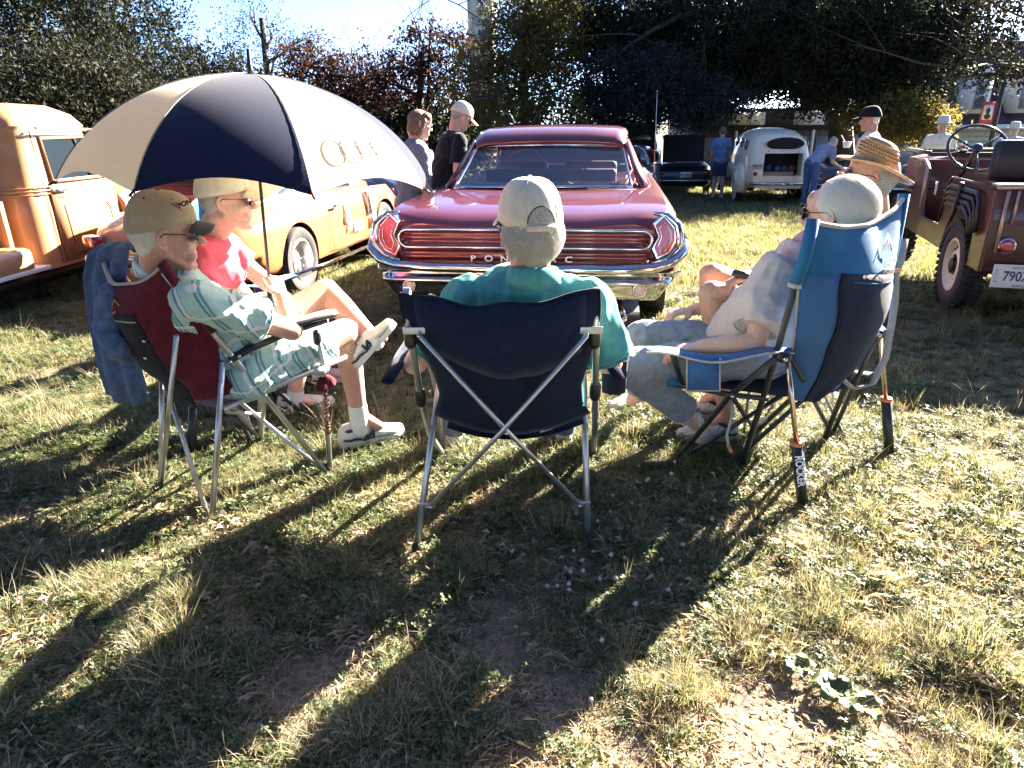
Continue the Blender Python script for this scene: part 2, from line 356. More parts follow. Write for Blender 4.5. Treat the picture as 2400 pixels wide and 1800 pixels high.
fx = np.concatenate(fx); k = len(fx)
scatter('clover_flowers', np.stack([fx[:, 0], fx[:, 1], gzv(fx[:, 1]) - .008], -1), [mb.mesh('bloom', True, (wf,))], np.zeros(k, int), (rr.random((k, 3)) - .5) * .6, np.ones((k, 3)) * (.8 + .4 * rr.random((k, 1))), 'small white clover flower heads dotted over the shaded lawn')
# broad-leaved weed on the bare patch
wl = M('weed_leaf', (.075, .11, .035), .45, var=.35, vs=18, trans=.3, col2=(.14, .17, .07)); weed = thing('broadleaf_weed', 'low rosette of broad wavy green leaves on the bare dusty patch', 'weed plant', (.87, 1.42, -.01))
for c, n_, s_ in (((.0, .0), 9, 1.0), ((-.07, .09), 8, .8), ((.05, -.05), 5, .8), ((-.11, .15), 5, .6)):
    for i in range(n_):
        a = i * 6.283 / n_ + random.uniform(-.3, .3); L_ = s_ * random.uniform(.045, .07); mb = MB(); rows = []
        for iu in range(8):
            t = iu / 7; w_ = L_ * .36 * math.sin(math.pi * min(1, .08 + t * .92)) ** .7 * (1 + .15 * math.sin(t * 19 + i)); d = L_ * (.12 + t); zz = .012 + .03 * s_ * math.sin(t * 2.2) - .012 * t + .004 * math.sin(t * 15 + i)
            rows.append([(c[0] + d * math.cos(a) - w_ * k_ * math.sin(a), c[1] + d * math.sin(a) + w_ * k_ * math.cos(a), zz + .25 * w_ * abs(k_)) for k_ in (-1, -.5, 0, .5, 1)])
        mb.grid(rows); part('leaf', mb, wl, weed)

# ------------------------------------------------------------------ trees
bark = M('bark', (.045, .035, .028), .9, var=.4, vs=6, bump=.6, bs=25, stretch=(3, 3, .6))
def leafmat(name, c, c2, tr=.4, vs=1.2): return M(name, c, .7, var=.4, vs=vs, trans=tr, col2=c2, spec=.12)
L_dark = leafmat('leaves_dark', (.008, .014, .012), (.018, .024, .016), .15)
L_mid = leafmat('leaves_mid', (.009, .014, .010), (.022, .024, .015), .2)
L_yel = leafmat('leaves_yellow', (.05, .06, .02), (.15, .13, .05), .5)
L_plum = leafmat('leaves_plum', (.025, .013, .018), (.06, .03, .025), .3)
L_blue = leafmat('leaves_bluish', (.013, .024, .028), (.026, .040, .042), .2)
def leaves(blobs, nclump, per, size, spread, seed, droop=.3, inner=.35):
    r = np.random.default_rng(seed); vol = np.array([b[1][0] * b[1][1] * b[1][2] for b in blobs]) ** .75; k = r.choice(len(blobs), nclump, p=vol / vol.sum())
    C = np.array([b[0] for b in blobs], float)[k]; Rd = np.array([b[1] for b in blobs], float)[k]
    d = r.normal(size=(nclump, 3)); d /= np.linalg.norm(d, axis=1, keepdims=True); rad = (inner + (1 - inner) * r.random((nclump, 1)) ** .45) * (.8 + .35 * r.random((nclump, 1)))
    cc = C + d * Rd * rad; dirn = d + .5 * r.normal(size=(nclump, 3)); dirn[:, 2] -= droop; dirn /= np.linalg.norm(dirn, axis=1, keepdims=True)
    t = (r.random((nclump, per, 1)) * 2 - .6) * spread; p = cc[:, None, :] + dirn[:, None, :] * t + r.normal(size=(nclump, per, 3)) * spread * .33
    p = p.reshape(-1, 3); N = len(p); a = r.normal(size=(N, 3)); a /= np.linalg.norm(a, axis=1, keepdims=True); b = np.cross(a, r.normal(size=(N, 3))); b /= np.linalg.norm(b, axis=1, keepdims=True)
    s = size * (.6 + .8 * r.random((N, 1))); v = np.stack([p - a * s, p - b * s * .45, p + a * s, p + b * s * .45], 1).reshape(-1, 3); return v, N
def quadmesh(name, v, N, m):
    me = bpy.data.meshes.new(name); me.vertices.add(len(v)); me.vertices.foreach_set('co', v.astype(np.float32).ravel()); me.loops.add(4 * N); me.loops.foreach_set('vertex_index', np.arange(4 * N, dtype=np.int32))
    me.polygons.add(N); me.polygons.foreach_set('loop_start', np.arange(0, 4 * N, 4, dtype=np.int32)); me.update(calc_edges=True); me.materials.append(m); return me
def branch(mb, p, d, L, r, depth, rnd, spread=.6, tips=None):
    pts = [p]; k = 4; q = p
    for i in range(k):
        d = (d + V((rnd.gauss(0, .12), rnd.gauss(0, .12), rnd.gauss(.02, .08)))).normalized(); q = q + d * (L / k); pts.append(q)
    mb.tube(pts, [r * (1 - .55 * i / k) for i in range(k + 1)], 6 if depth > 1 else 5)
    if depth <= 0: return
    for i in range(rnd.choice((2, 3, 3))):
        b = pts[rnd.choice((2, 3, 4))]; s = (d + V((rnd.gauss(0, spread), rnd.gauss(0, spread), rnd.gauss(.1, spread * .5)))).normalized(); branch(mb, b, s, L * rnd.uniform(.55, .8), r * .45, depth - 1, rnd, spread)
def tree(name, label, cat, base, trunk_top, trunk_r, blobs, lm, nclump, per, size, spread, seed, depth=3, group=None, dens=None, inner=.35, extra=None):
    rnd = random.Random(seed); t = thing(name, label, cat, base, 0, group); mb = MB(); b = V(base); top = V(trunk_top)
    mid = b.lerp(top, .5) + V((rnd.gauss(0, .15), rnd.gauss(0, .1), 0)); mb.tube([b - V((0, 0, .3)), b + (mid - b) * .15, mid, top], [trunk_r * 1.4, trunk_r, trunk_r * .8, trunk_r * .55], 10)
    for bl in blobs:
        c = V(bl[0]); st = b.lerp(top, rnd.uniform(.45, .95)); d = c - st
        branch(mb, st, d.normalized(), d.length * .8, trunk_r * .4, depth, rnd)
    part('trunk', mb, bark, t, world=True); v, N = leaves(blobs, int(nclump * 1.3), int(per * 1.45), size * .68, spread, seed, inner=inner)
    o = ob('crown', quadmesh('crown', v, N, lm), t, True); o['kind'] = 'stuff'
    return t
def A(x, y, d): return tuple(at(x, y, d))
def bl(x, y, d, rx, rz, ry=None): return (A(x, y, d), (rx, ry or rx, rz))
TG = 'trees round the show field'
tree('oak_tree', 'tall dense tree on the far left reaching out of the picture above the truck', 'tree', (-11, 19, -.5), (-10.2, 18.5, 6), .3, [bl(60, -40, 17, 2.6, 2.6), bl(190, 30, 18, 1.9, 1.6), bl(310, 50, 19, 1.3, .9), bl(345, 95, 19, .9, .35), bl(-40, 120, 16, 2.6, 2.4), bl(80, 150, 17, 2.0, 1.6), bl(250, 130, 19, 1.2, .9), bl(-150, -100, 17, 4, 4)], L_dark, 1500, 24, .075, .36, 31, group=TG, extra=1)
tree('maple_tree', 'lower leafy tree with sunlit tips between tall left tree and umbrella', 'tree', (-8.2, 15, -.5), (-8.2, 15, 2), .15, [bl(120, 270, 14, 1.5, 1.2), bl(230, 240, 14.5, 1.2, 1.2), bl(290, 270, 15, .8, .7), bl(60, 230, 14, 1.6, .9), bl(200, 340, 14, 1.3, .9), bl(320, 240, 16, .7, .55), bl(-30, 330, 13, 1.6, 1.3)], L_mid, 1300, 24, .06, .26, 32, group=TG)
tree('distant_tree', 'small far tree showing left of the black umbrella tip', 'tree', (-19, 48, -.8), (-19, 48, 4), .3, [bl(430, 175, 46, 2.6, 1.7), bl(500, 165, 46, 2.2, 1.6), bl(370, 165, 44, 2.4, 2.0), bl(470, 200, 46, 3, 1.6)], L_mid, 420, 14, .17, .6, 33, depth=2, group=TG)
tree('airy_tree', 'thin airy tree with feathery twigs against sky, above umbrella', 'tree', (-8.4, 27, -.8), (-8.6, 27, 5), .16, [bl(570, 45, 27, 1.0, .85), bl(640, 75, 27, 1.0, .8), bl(560, 110, 27, 1.0, .7), bl(650, 140, 27, 1.3, .7), bl(700, 100, 27, .7, .5)], L_mid, 130, 12, .065, .32, 34, depth=4, group=TG, inner=.1)
tree('plum_tree', 'dark reddish plum tree just right of umbrella tip', 'tree', (-5.4, 24, -.8), (-5.6, 24, 3.5), .16, [bl(720, 135, 24, 1.0, .6), bl(800, 175, 24, 1.3, .7), bl(680, 175, 24, 1.0, .5), bl(850, 130, 24, .35, .5), bl(880, 190, 24, .9, .6), bl(770, 220, 24, 1.5, .7)], L_plum, 330, 14, .085, .32, 35, depth=4, group=TG, inner=.1)
tree('plum_tree', 'dark reddish tree behind the standing woman with ragged top', 'tree', (-2.7, 23, -.8), (-2.6, 23, 3.5), .16, [bl(960, 130, 23, .9, .6), bl(1010, 90, 23, .7, .5), bl(1070, 120, 23, .9, .6), bl(930, 190, 23, 1.0, .6), bl(1030, 180, 23, 1.2, .7), bl(860, 220, 23, 1.1, .6)], L_plum, 340, 14, .085, .3, 36, depth=4, group=TG, inner=.1)
tree('yellow_leaf_tree', 'backlit yellow green tree rising behind the maroon car roof', 'tree', (.6, 21, -.8), (.4, 21, 4), .18, [bl(1215, 90, 21, 1.0, 1.0), bl(1120, 190, 21, .9, .8), bl(1230, 190, 21, 1.1, 1.0), bl(1290, 110, 21, 1.0, 1.0), bl(1260, 20, 21, 1.1, .9), bl(1180, 260, 20, 1.0, .6), bl(1300, 260, 20, 1.0, .6)], L_yel, 780, 18, .08, .34, 37, group=TG)
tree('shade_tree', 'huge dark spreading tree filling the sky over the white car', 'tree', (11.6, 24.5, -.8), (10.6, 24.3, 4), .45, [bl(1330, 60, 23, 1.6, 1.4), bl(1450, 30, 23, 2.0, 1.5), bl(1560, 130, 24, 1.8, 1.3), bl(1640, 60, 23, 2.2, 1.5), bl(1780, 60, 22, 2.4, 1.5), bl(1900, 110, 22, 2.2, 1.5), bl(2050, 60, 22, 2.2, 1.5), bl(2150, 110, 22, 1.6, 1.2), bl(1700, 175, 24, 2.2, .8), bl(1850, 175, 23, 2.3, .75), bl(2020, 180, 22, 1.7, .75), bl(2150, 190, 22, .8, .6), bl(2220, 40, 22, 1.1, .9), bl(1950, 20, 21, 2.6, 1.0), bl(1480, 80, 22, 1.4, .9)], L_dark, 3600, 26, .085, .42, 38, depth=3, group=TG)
tree('round_tree', 'smaller bluish round tree in front of the big dark one, behind the maroon car', 'tree', (3.1, 21, -.6), (3.1, 21, 2), .14, [bl(1450, 210, 20.5, 1.2, .9), bl(1530, 190, 20.5, 1.1, .9), bl(1400, 250, 20.5, .9, .6), bl(1560, 250, 20.5, 1.0, .5), bl(1620, 230, 20.5, 1.0, .6), bl(1680, 240, 20.5, .9, .35)], L_blue, 1000, 22, .07, .26, 39, group=TG)
tree('yellow_shrub', 'sunlit yellow shrub low behind the capped man with white shirt', 'shrub', (12.6, 21, -.8), (12.6, 21, .6), .08, [bl(2090, 275, 21, .8, .5), bl(2150, 285, 21, .8, .4), bl(2060, 262, 21, .6, .3)], L_yel, 450, 18, .09, .32, 40, depth=2)
tree('long_leaf_tree', 'light tree with drooping leaves in the far top right corner', 'tree', (17, 20, -.6), (16.2, 20, 4), .2, [bl(2370, 10, 19, 1.0, .8), bl(2340, 100, 19, .7, .3), bl(2400, 165, 19, .8, .25), bl(2290, 170, 18, .5, .2)], L_mid, 120, 16, .09, .34, 41, group=TG, inner=.15)
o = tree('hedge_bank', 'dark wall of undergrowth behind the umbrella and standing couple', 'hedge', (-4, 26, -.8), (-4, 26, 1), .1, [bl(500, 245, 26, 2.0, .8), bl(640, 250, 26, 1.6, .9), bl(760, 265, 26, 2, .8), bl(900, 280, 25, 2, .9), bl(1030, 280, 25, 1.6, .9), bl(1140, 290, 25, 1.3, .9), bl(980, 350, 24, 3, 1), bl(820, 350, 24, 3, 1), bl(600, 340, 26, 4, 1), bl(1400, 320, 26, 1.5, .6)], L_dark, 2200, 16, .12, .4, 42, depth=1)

# unseen park trees around the photographer, added to block sky light and deepen shade
for i, (x, y, h, w) in enumerate(((-11, -4, 8, 3.6), (-6, -9, 10, 4.2), (1.5, -11, 11, 4.6), (8, -9, 10, 4.2), (13, -3, 9, 3.8), (-15, 4, 9, 3.6))):
    tree('shade_tree', 'broad dark park tree ' + ('left of and behind the camera', 'behind the camera to the left', 'straight behind the camera, the tallest', 'behind the camera to the right', 'right of the camera beyond the red open car', 'far left beyond the cream truck')[i], 'tree', (x, y, 0), (x + .3, y, h * .5), .3, [((x, y, h * .62), (w, w, h * .38)), ((x + 1.5, y + 1, h * .5), (w * .6, w * .6, h * .25)), ((x - 1.6, y, h * .48), (w * .6, w * .6, h * .25))], L_dark, 700, 12, .34, .9, 60 + i, depth=1, group='park trees behind the photographer')
# ------------------------------------------------------------------ vehicles
def ring(half, y):
    r = [V((x, y, z)) for x, z in half]; return r + [V((-p.x, p.y, p.z)) for p in reversed(r[1:-1])]
def hp(w, zb, zt, crest=None, tum=.0):
    h = zt - zb; c = crest if crest is not None else zt - .03
    return [(0, zb), (w * .8, zb), (w * .94, zb + .05), (w * .985, zb + .18 * h), (w, zb + .45 * h), (w * .99, zb + .66 * h), (w * (.965 - tum), c - .06), (w * (.90 - tum), c), (w * .72, (c + zt) / 2 + .01), (w * .4, zt), (0, zt)]
def apply_cut(o, cutters):
    par, inv = o.parent, o.matrix_parent_inverse.copy(); o.parent = None
    for c in cutters:
        co = ob('cutter', c.mesh('cutter', False)); fix(co)
        md = o.modifiers.new('b', 'BOOLEAN'); md.operation = 'DIFFERENCE'; md.object = co; md.solver = 'EXACT'
        dg = bpy.context.evaluated_depsgraph_get(); me = bpy.data.meshes.new_from_object(o.evaluated_get(dg)); o.modifiers.clear(); old = o.data; o.data = me; bpy.data.objects.remove(co)
    o.data.polygons.foreach_set('use_smooth', [True] * len(o.data.polygons)); sharp(o.data, 38); o.parent = par; o.matrix_parent_inverse = inv
def liner(par, x, y, z, r, s):
    mb = MB(); mb.lathe([(r * .995, .18), (r * .995, -.24), (.001, -.24)], (x, y, z), (s, 0, 0), 32); return part('wheel_liner', mb, blackplastic, par)
def wheel(parent, c, side, Rt, w, Rr, rimm, style='steel', white=False, tread=False, name='wheel'):
    """side=+1: outer face towards +x of the car"""
    ax = V((side, 0, 0)); c = V(c); mb = MB(); h = w / 2
    mb.lathe([(Rr * .98, -h * .8), (Rr * 1.12, -h), (Rt * .93, -h * .95), (Rt * .99, -h * .7), (Rt, 0), (Rt * .99, h * .7), (Rt * .93, h * .95), (Rr * 1.12, h), (Rr * .98, h * .8)], c, ax, 40)
    if tread:
        for i in range(40):
            a = i * 2 * math.pi / 40; d = V((0, math.cos(a), math.sin(a)))
            for sg in (-1, 1): mb.box(c + d * (Rt * .985) + ax * (sg * h * .6), (h * .95, .030, .045), Matrix.Rotation(a - math.pi / 2, 3, 'X') @ Matrix.Rotation(.3 * sg, 3, 'Z'))
    ty = part(name, mb, rubber, parent, edge=45); ty['label'] = 'tyre and rim' if False else ty.get('label', ''); del ty['label']
    if white:
        mb = MB(); mb.lathe([(Rt * .90, h * .99), (Rt * .80, h * 1.02), (Rr * 1.1, h * 1.01)], c, ax, 40); part('whitewall', mb, M('whitewall', (.7, .68, .62), .6), ty)
    mb = MB()
    if style == 'steel':
        mb.lathe([(Rr * 1.02, h * .86), (Rr * .93, h * .9), (Rr * .88, h * .45), (Rr * .80, h * .15), (Rr * .72, h * .22), (Rr * .55, h * .62), (Rr * .42, h * .66), (Rr * .36, h * .45), (0.002, h * .4)], c, ax, 40)
        part('rim', mb, rimm, ty, edge=50); mb = MB(); mb.lathe([(.055, h * .4), (.055, h * .9), (.03, h * 1.02), (.001, h * 1.03)], c, ax, 16)
        for i in range(5):
            a = i * 1.2566 + .3; mb.lathe([(.018, h * .4), (.018, h * .75), (.001, h * .76)], c + V((0, math.cos(a), math.sin(a))) * Rr * .34, ax, 6)
        part('hub', mb, blackplastic, ty, edge=30)
    elif style == 'spoke5':
        mb.lathe([(Rr * 1.03, h * .86), (Rr * .96, h * .95), (Rr * .92, h * .5), (Rr * .86, -h * .1), (Rr * .84, -h * .6), (Rr * .3, -h * .62)], c, ax, 40)
        part('rim', mb, rimm, ty, edge=50); mb = MB(); mb.lathe([(Rr * .2, -h * .3), (Rr * .2, h * .35), (.01, h * .4)], c, ax, 16)
        for i in range(5):
            a = i * 1.2566 + .4; d = V((0, math.cos(a), math.sin(a))); t = V((0, -math.sin(a), math.cos(a)))
            mb.prism([c + ax * h * .25 + d * Rr * .12 + t * Rr * .13, c + ax * h * .25 + d * Rr * .12 - t * Rr * .13, c + ax * h * .1 + d * Rr * .9 - t * Rr * .24, c + ax * h * .1 + d * Rr * .9 + t * Rr * .24], ax * -.03)
        part('spokes', mb, rimm, ty, bevel=.004, edge=40)
    else:
        mb.lathe([(Rr * 1.02, h * .86), (Rr * .9, h * .8), (Rr * .6, h * 1.0), (Rr * .3, h * 1.15), (.001, h * 1.2)], c, ax, 32); part('hubcap', mb, rimm, ty, edge=50)
    return ty
def disc(mb, c, ax, r, n=24, h=.01, dome=.3): return mb.lathe([(r, 0), (r, h), (r * .7, h * (1 + dome)), (.001, h * (1 + 1.4 * dome))], c, ax, n)

# maroon 1960s coupe, seen from behind
maroon = M('maroon_paint', (.15, .018, .028), .34, .4, coat=1.0, var=.06, vs=2)
redlens = M('red_lens', (.35, .008, .02), .12, coat=1.0, bump=.3, bs=220)
P = thing('coupe_car', 'maroon 1960s coupe parked tail first in the middle with chrome tail panel', 'car', (.08, 4.32, 0), -R(8.3))
st = [(.05, .90, .52, .835, .855), (.09, .955, .50, .868, .893), (.2, .985, .47, .902, .925), (.45, 1.0, .40, .93, .94), (.9, 1.0, .26, .958, .948), (1.2, 1.0, .26, .975, .95), (1.8, 1.0, .25, .965, .95), (3.3, 1.0, .25, .96, .95), (4.2, 1.0, .26, .96, .95), (4.9, .99, .27, .93, .93), (5.25, .95, .30, .86, .88), (5.33, .88, .35, .8, .83)]
mb = MB(); mb.loft([ring(hp(w, zb, zt, cr), y) for y, w, zb, zt, cr in st])
body = part('body', mb, maroon, P); apply_cut(body, [MB().lathe([(.40, -.4), (.40, .4)], (s * .95, y, .33), (1, 0, 0), 32, caps=True) for s in (-1, 1) for y in (1.38, 4.4)])
dk = M('shut_line', (.01, .004, .006), .6)
for s in (-1, 1):
    for y in (1.38, 4.4): liner(P, s * .80, y, .33, .40, s)
    mb = MB(); mb.tube([(s * .735, .035, .80), (s * .735, .06, .85), (s * .74, .12, .887), (s * .75, .3, .9225), (s * .76, .7, .9465), (s * .72, 1.12, .968)], .0035, 5); part('shut_line', mb, dk, P)
mb = MB(); mb.tube([(-.72, 1.12, .968), (0, 1.15, .972), (.72, 1.12, .968)], .0035, 5); part('shut_line', mb, dk, P)
for (z0, z1, xw) in ((.728, .822, .79), (.60, .705, .80)):
    mb = MB(); rows = []; h = z1 - z0
    for i in range(13):
        t = i / 12; z = z0 + h * t; yy = -.012 + .030 * math.sin(t * math.pi) ** .7 - .018 * math.exp(-((t - .5) / .2) ** 2); e = xw - .035 + .035 * math.sqrt(max(0, 1 - (2 * t - 1) ** 2)); rows.append([(e * k / 10, yy, z) for k in range(-10, 11)])
    mb.grid(rows); part('tail_panel', mb, maroon, P, solid=.004)
mb = MB(); rr_ = .055; pts = [(x, -.028, .828) for x in np.linspace(-.74, .74, 8)] + [(.74 + rr_ * math.sin(a), -.028 + .0 * a, .773 + rr_ * math.cos(a)) for a in np.linspace(.3, 2.84, 7)] + [(x, -.028, .718) for x in np.linspace(.74, -.74, 8)] + [(-.74 - rr_ * math.sin(a), -.028, .773 - rr_ * math.cos(a)) for a in np.linspace(.3, 2.84, 7)]
mb.tube(pts, .0095, 8, closed=True); part('chrome_strip', mb, chrome, P)
for i, ch in enumerate('PONTIAC'):
    text('letter', ch, .052, M('letter_white', (.85, .85, .84), .3), P, basis((-.315 + i * .101, -.030, .648), (1, 0, 0), (0, .05, 1)), sx=1.35, ext=.004, bold=.001)
lens = [(.862, .905), (.812, .857), (.842, .79), (.812, .727), (.838, .668), (.90, .70), (.932, .768), (.925, .835)]
def bracket(off, grow):
    cx_, cz_ = .873, .787; return [(cx_ + (x - cx_) * grow, cz_ + (z - cz_) * (1 + (grow - 1) * .6)) for x, z in off]
for s in (-1, 1):
    mb = MB(); mb.prism([(s * x, .0 + (z - .67) * .10, z) for x, z in bracket(lens, 1.28)], (0, .10, 0)); tl = part('tail_light', mb, chrome, P, bevel=.006, edge=40)
    mb = MB(); mb.prism([(s * x, -.014 + (z - .67) * .10, z) for x, z in bracket(lens, 1.0)], (0, .03, 0)); part('lens', mb, redlens, tl, bevel=.004, edge=40)
    mb = MB(); inner = bracket(lens, .62); mb.tube([(s * x, -.017 + (z - .67) * .10, z) for x, z in inner], .0035, 6, closed=True); part('lens_ring', mb, chrome, tl)
    mb = MB(); q = [(.80, .05, .925), (.88, .035, .915), (.945, .02, .86), (.965, .015, .79), (.96, .0, .72), (.90, -.01, .655), (.80, -.02, .63)]; mb.tube([(s * a, b, c) for a, b, c in q], [.012, .02, .026, .028, .028, .024, .015], 8); part('light_bezel', mb, chrome, P)
mb = MB(); path = [(-1.0, .42, .74), (-1.01, .2, .745), (-1.0, .06, .74), (-.985, -.015, .70), (-.92, -.06, .645), (-.82, -.085, .615), (-.6, -.10, .603), (0, -.11, .60), (.6, -.10, .603), (.82, -.085, .615), (.92, -.06, .645), (.985, -.015, .70), (1.0, .06, .74), (1.01, .2, .745), (1.0, .42, .74)]
mb.tube(path, [.012, .02, .026, .03, .03, .031, .03, .03, .03, .031, .03, .03, .026, .02, .012], 12, flat=.9); part('bumper_blade', mb, chrome, P)
mb = MB(); rows = []
for z, yy, xw in ((.575, -.06, .93), (.56, -.015, .935), (.535, -.02, .92), (.525, -.075, .91), (.505, -.085, .90), (.495, -.06, .89), (.46, -.055, .87), (.42, -.045, .845), (.395, -.02, .83), (.385, .04, .82)):
    r_ = []
    for k in range(-12, 13):
        u = k / 12; x = xw * (abs(u) ** .9) * (1 if u > 0 else -1); r_.append((x, yy + .02 * abs(u) ** 2, z))
    r_ = [(-xw - .05 - (z - .38) * .2, .25, z), (-xw - .03 - (z - .38) * .12, .08, z)] + r_ + [(xw + .03 + (z - .38) * .12, .08, z), (xw + .05 + (z - .38) * .2, .25, z)]; rows.append(r_)
mb.grid(rows); part('bumper_pan', mb, chrome, P, solid=.004)
lampglass = M('reverse_lamp', (.5, .42, .42), .15, coat=1, bump=.4, bs=150)
for s in (-1, 1):
    mb = MB(); mb.lathe([(.044, .03), (.044, .05), (.037, .055), (.034, .045)], (s * .735, -.02, .470), (0, -1, 0), 24); lp = part('reverse_lamp', mb, chrome, P)
    mb = MB(); disc(mb, (s * .735, -.055, .470), (0, -1, 0), .035); part('lens', mb, lampglass, lp)
    mb = MB(); mb.tube([(s * .60 + .0, .5, .30), (s * .62, .1, .30), (s * .64, -.05, .285)], .028, 12, caps=False); part('exhaust_pipe', mb, chrome, P, solid=.003)
    for y in (1.38, 4.4): wheel(P, (s * .87, y, .345), s, .345, .19, .19, chrome, 'hubcap')
mb = MB(); mb.box((0, 2.6, .24), (1.5, 5.0, .10)); part('underbody', mb, blackplastic, P)
# greenhouse
def Pt(x, y, z): return V((x, y, z))
roofrows = []
for y, w, z in ((1.78, .600, 1.272), (1.80, .605, 1.30), (1.86, .61, 1.335), (1.95, .615, 1.365), (2.15, .625, 1.39), (2.5, .63, 1.40), (2.9, .62, 1.385), (3.1, .60, 1.35)):
    roofrows.append([(w * 1.04, y, z - .05), (w, y, z - .018), (w * .9, y, z), (w * .5, y, z + .012), (0, y, z + .016), (-w * .5, y, z + .012), (-w * .9, y, z), (-w, y, z - .018), (-w * 1.04, y, z - .05)])
mb = MB(); mb.grid(roofrows); roof = part('roof', mb, maroon, P, solid=.03)
for s in (-1, 1):
    mb = MB(); mb.grid([[(s * .645, 1.80, 1.29), (s * .655, 2.02, 1.31), (s * .655, 2.1, 1.31)], [(s * .70, 1.52, 1.13), (s * .735, 1.78, 1.13), (s * .74, 1.86, 1.13)], [(s * .76, 1.22, .975), (s * .84, 1.55, .95), (s * .85, 1.66, .95)]]); part('rear_pillar', mb, maroon, P, solid=.03)
    mb = MB(); mb.tube([(s * .62, 3.08, 1.34), (s * .74, 3.62, .96)], .022, 8); part('windscreen_pillar', mb, maroon, P)
    mb = MB(); mb.grid([[(s * .645, 2.08, 1.31), (s * .645, 3.05, 1.31)], [(s * .80, 1.62, .96), (s * .80, 3.55, .96)]]); part('side_window', mb, glass, P)
    mb = MB(); mb.tube([(s * .65, 2.04, 1.315), (s * .655, 2.5, 1.335), (s * .63, 3.1, 1.33)], .008, 6); part('roof_gutter', mb, chrome, P)
mb = MB(); rows = []
for t in np.linspace(0, 1, 7): rows.append([(u * (.69 - .075 * t), 1.20 + .62 * t + .03 * math.sin(t * 3.14) - .09 * (1 - u * u) * (1 - .6 * t), .978 + .285 * t + .01 * (1 - u * u)) for u in np.linspace(-1, 1, 13)])
mb.grid(rows); part('rear_window', mb, glass, P)
edge_ = [V(p) for p in rows[0]] + [V(r[-1]) for r in rows[1:-1]] + [V(p) for p in reversed(rows[-1])] + [V(r[0]) for r in reversed(rows[1:-1])]
mb = MB(); mb.tube(edge_, .013, 8, closed=True); part('window_trim', mb, chrome, P)
mb = MB(); mb.grid([[(u * .60, y, 1.335) for u in (-1, 0, 1)] for y in (1.9, 2.5, 3.05)]); part('headliner', mb, M('headliner', (.5, .42, .38), .8), P, solid=.004)
mb = MB(); mb.grid([[(u * (.73 - .10 * t), 3.62 - .55 * t, .97 + .36 * t) for u in np.linspace(-1, 1, 7)] for t in (0, .5, 1)]); part('windscreen', mb, glass, P)
vinyl = M('dark_vinyl', (.05, .03, .05), .4, var=.2)
mb = MB(); mb.box((0, 1.42, .98), (1.2, .35, .02)); part('parcel_shelf', mb, vinyl, P)
mb = MB(); mb.box((0, 1.95, 1.0), (1.15, .16, .14)); part('rear_seat', mb, vinyl, P, bevel=.03)
for s in (-1, 1): mb = MB(); mb.box((s * .33, 2.65, 1.02), (.5, .14, .16)); part('front_seat', mb, vinyl, P, bevel=.04)
mb = MB(); mb.box((0, 3.35, .985), (1.4, .2, .10)); part('dashboard', mb, vinyl, P, bevel=.03)
mb = MB(); c0 = V((-.34, 3.02, 1.03)); tilt = Matrix.Rotation(R(-62), 3, 'X'); mb.tube([c0 + tilt @ V((.19 * math.cos(a), .19 * math.sin(a), 0)) for a in np.linspace(0, 6.283, 32, endpoint=False)], .009, 6, closed=True); mb.tube([c0 + tilt @ V((-.18, 0, 0)), c0 + tilt @ V((.18, 0, 0))], .008, 6); part('steering_wheel', mb, M('wheel_rim', (.35, .12, .08), .3), P)
mb = MB(); mb.box((.0, 3.0, 1.275), (.24, .02, .065)); mb.tube([(0, 3.0, 1.30), (0, 3.05, 1.34)], .006, 6); part('rear_mirror', mb, M('mirror_back', (.5, .48, .42), .3), P, bevel=.008)
mb = MB(); mb.tube([(1.0, 3.9, .93), (.99, 3.98, 1.75)], [.004, .0018], 6); disc(mb, (.99, 3.98, 1.75), (0, 0, 1), .005, 8, .006); part('antenna', mb, chrome, P)

# orange fastback with open engine lid
orange = M('orange_paint', (.48, .17, .075), .25, coat=1.0, var=.05, vs=2)
Q = thing('fastback_car', 'orange racing fastback with white number 4 on its door and open engine lid', 'car', (-3.0, 5.82, gz(0, 6.8)), -R(12))
st = [(.0, .55, .36, .60, .58), (.05, .66, .28, .68, .66), (.2, .755, .25, .755, .73), (.5, .80, .22, .84, .80), (.95, .82, .2, .87, .84), (1.5, .81, .2, .87, .85), (2.4, .80, .2, .86, .85), (3.0, .80, .21, .80, .84), (3.5, .78, .24, .72, .82), (3.9, .70, .28, .60, .68), (4.1, .55, .34, .50, .5)]
mb = MB(); mb.loft([ring(hp(w, zb, zt, cr), y) for y, w, zb, zt, cr in st]); body = part('body', mb, orange, Q)
apply_cut(body, [MB().lathe([(.355, -.28), (.355, .28)], (s * .80, y, .32), (1, 0, 0), 36, caps=True) for s in (-1, 1) for y in (.98, 3.19)])
for s in (-1, 1):
    for y in (.98, 3.19): liner(Q, s * .62, y, .32, .355, s)
def gsec(y, z, wb, wt, zb=.84): return [(0, zb), (wb, zb), (wb - .02, zb + .05), ((wb + wt) / 2 + .02, (zb + z) / 2), (wt + .015, z - .06), (wt * .86, z - .015), (wt * .5, z), (0, z + .005)]
mb = MB(); gs = [(.45, .86, .56, .50), (.8, .97, .60, .50), (1.2, 1.13, .66, .50), (1.6, 1.26, .69, .50), (2.0, 1.31, .70, .50), (2.35, 1.30, .70, .49), (2.6, 1.20, .69, .50), (2.85, 1.0, .68, .56), (3.02, .87, .66, .60)]
mb.loft([ring(gsec(*q), q[0]) for q in gs]); part('roof', mb, orange, Q)
dglass = M('dark_car_glass', (.012, .018, .025), .06, coat=1, spec=.8)
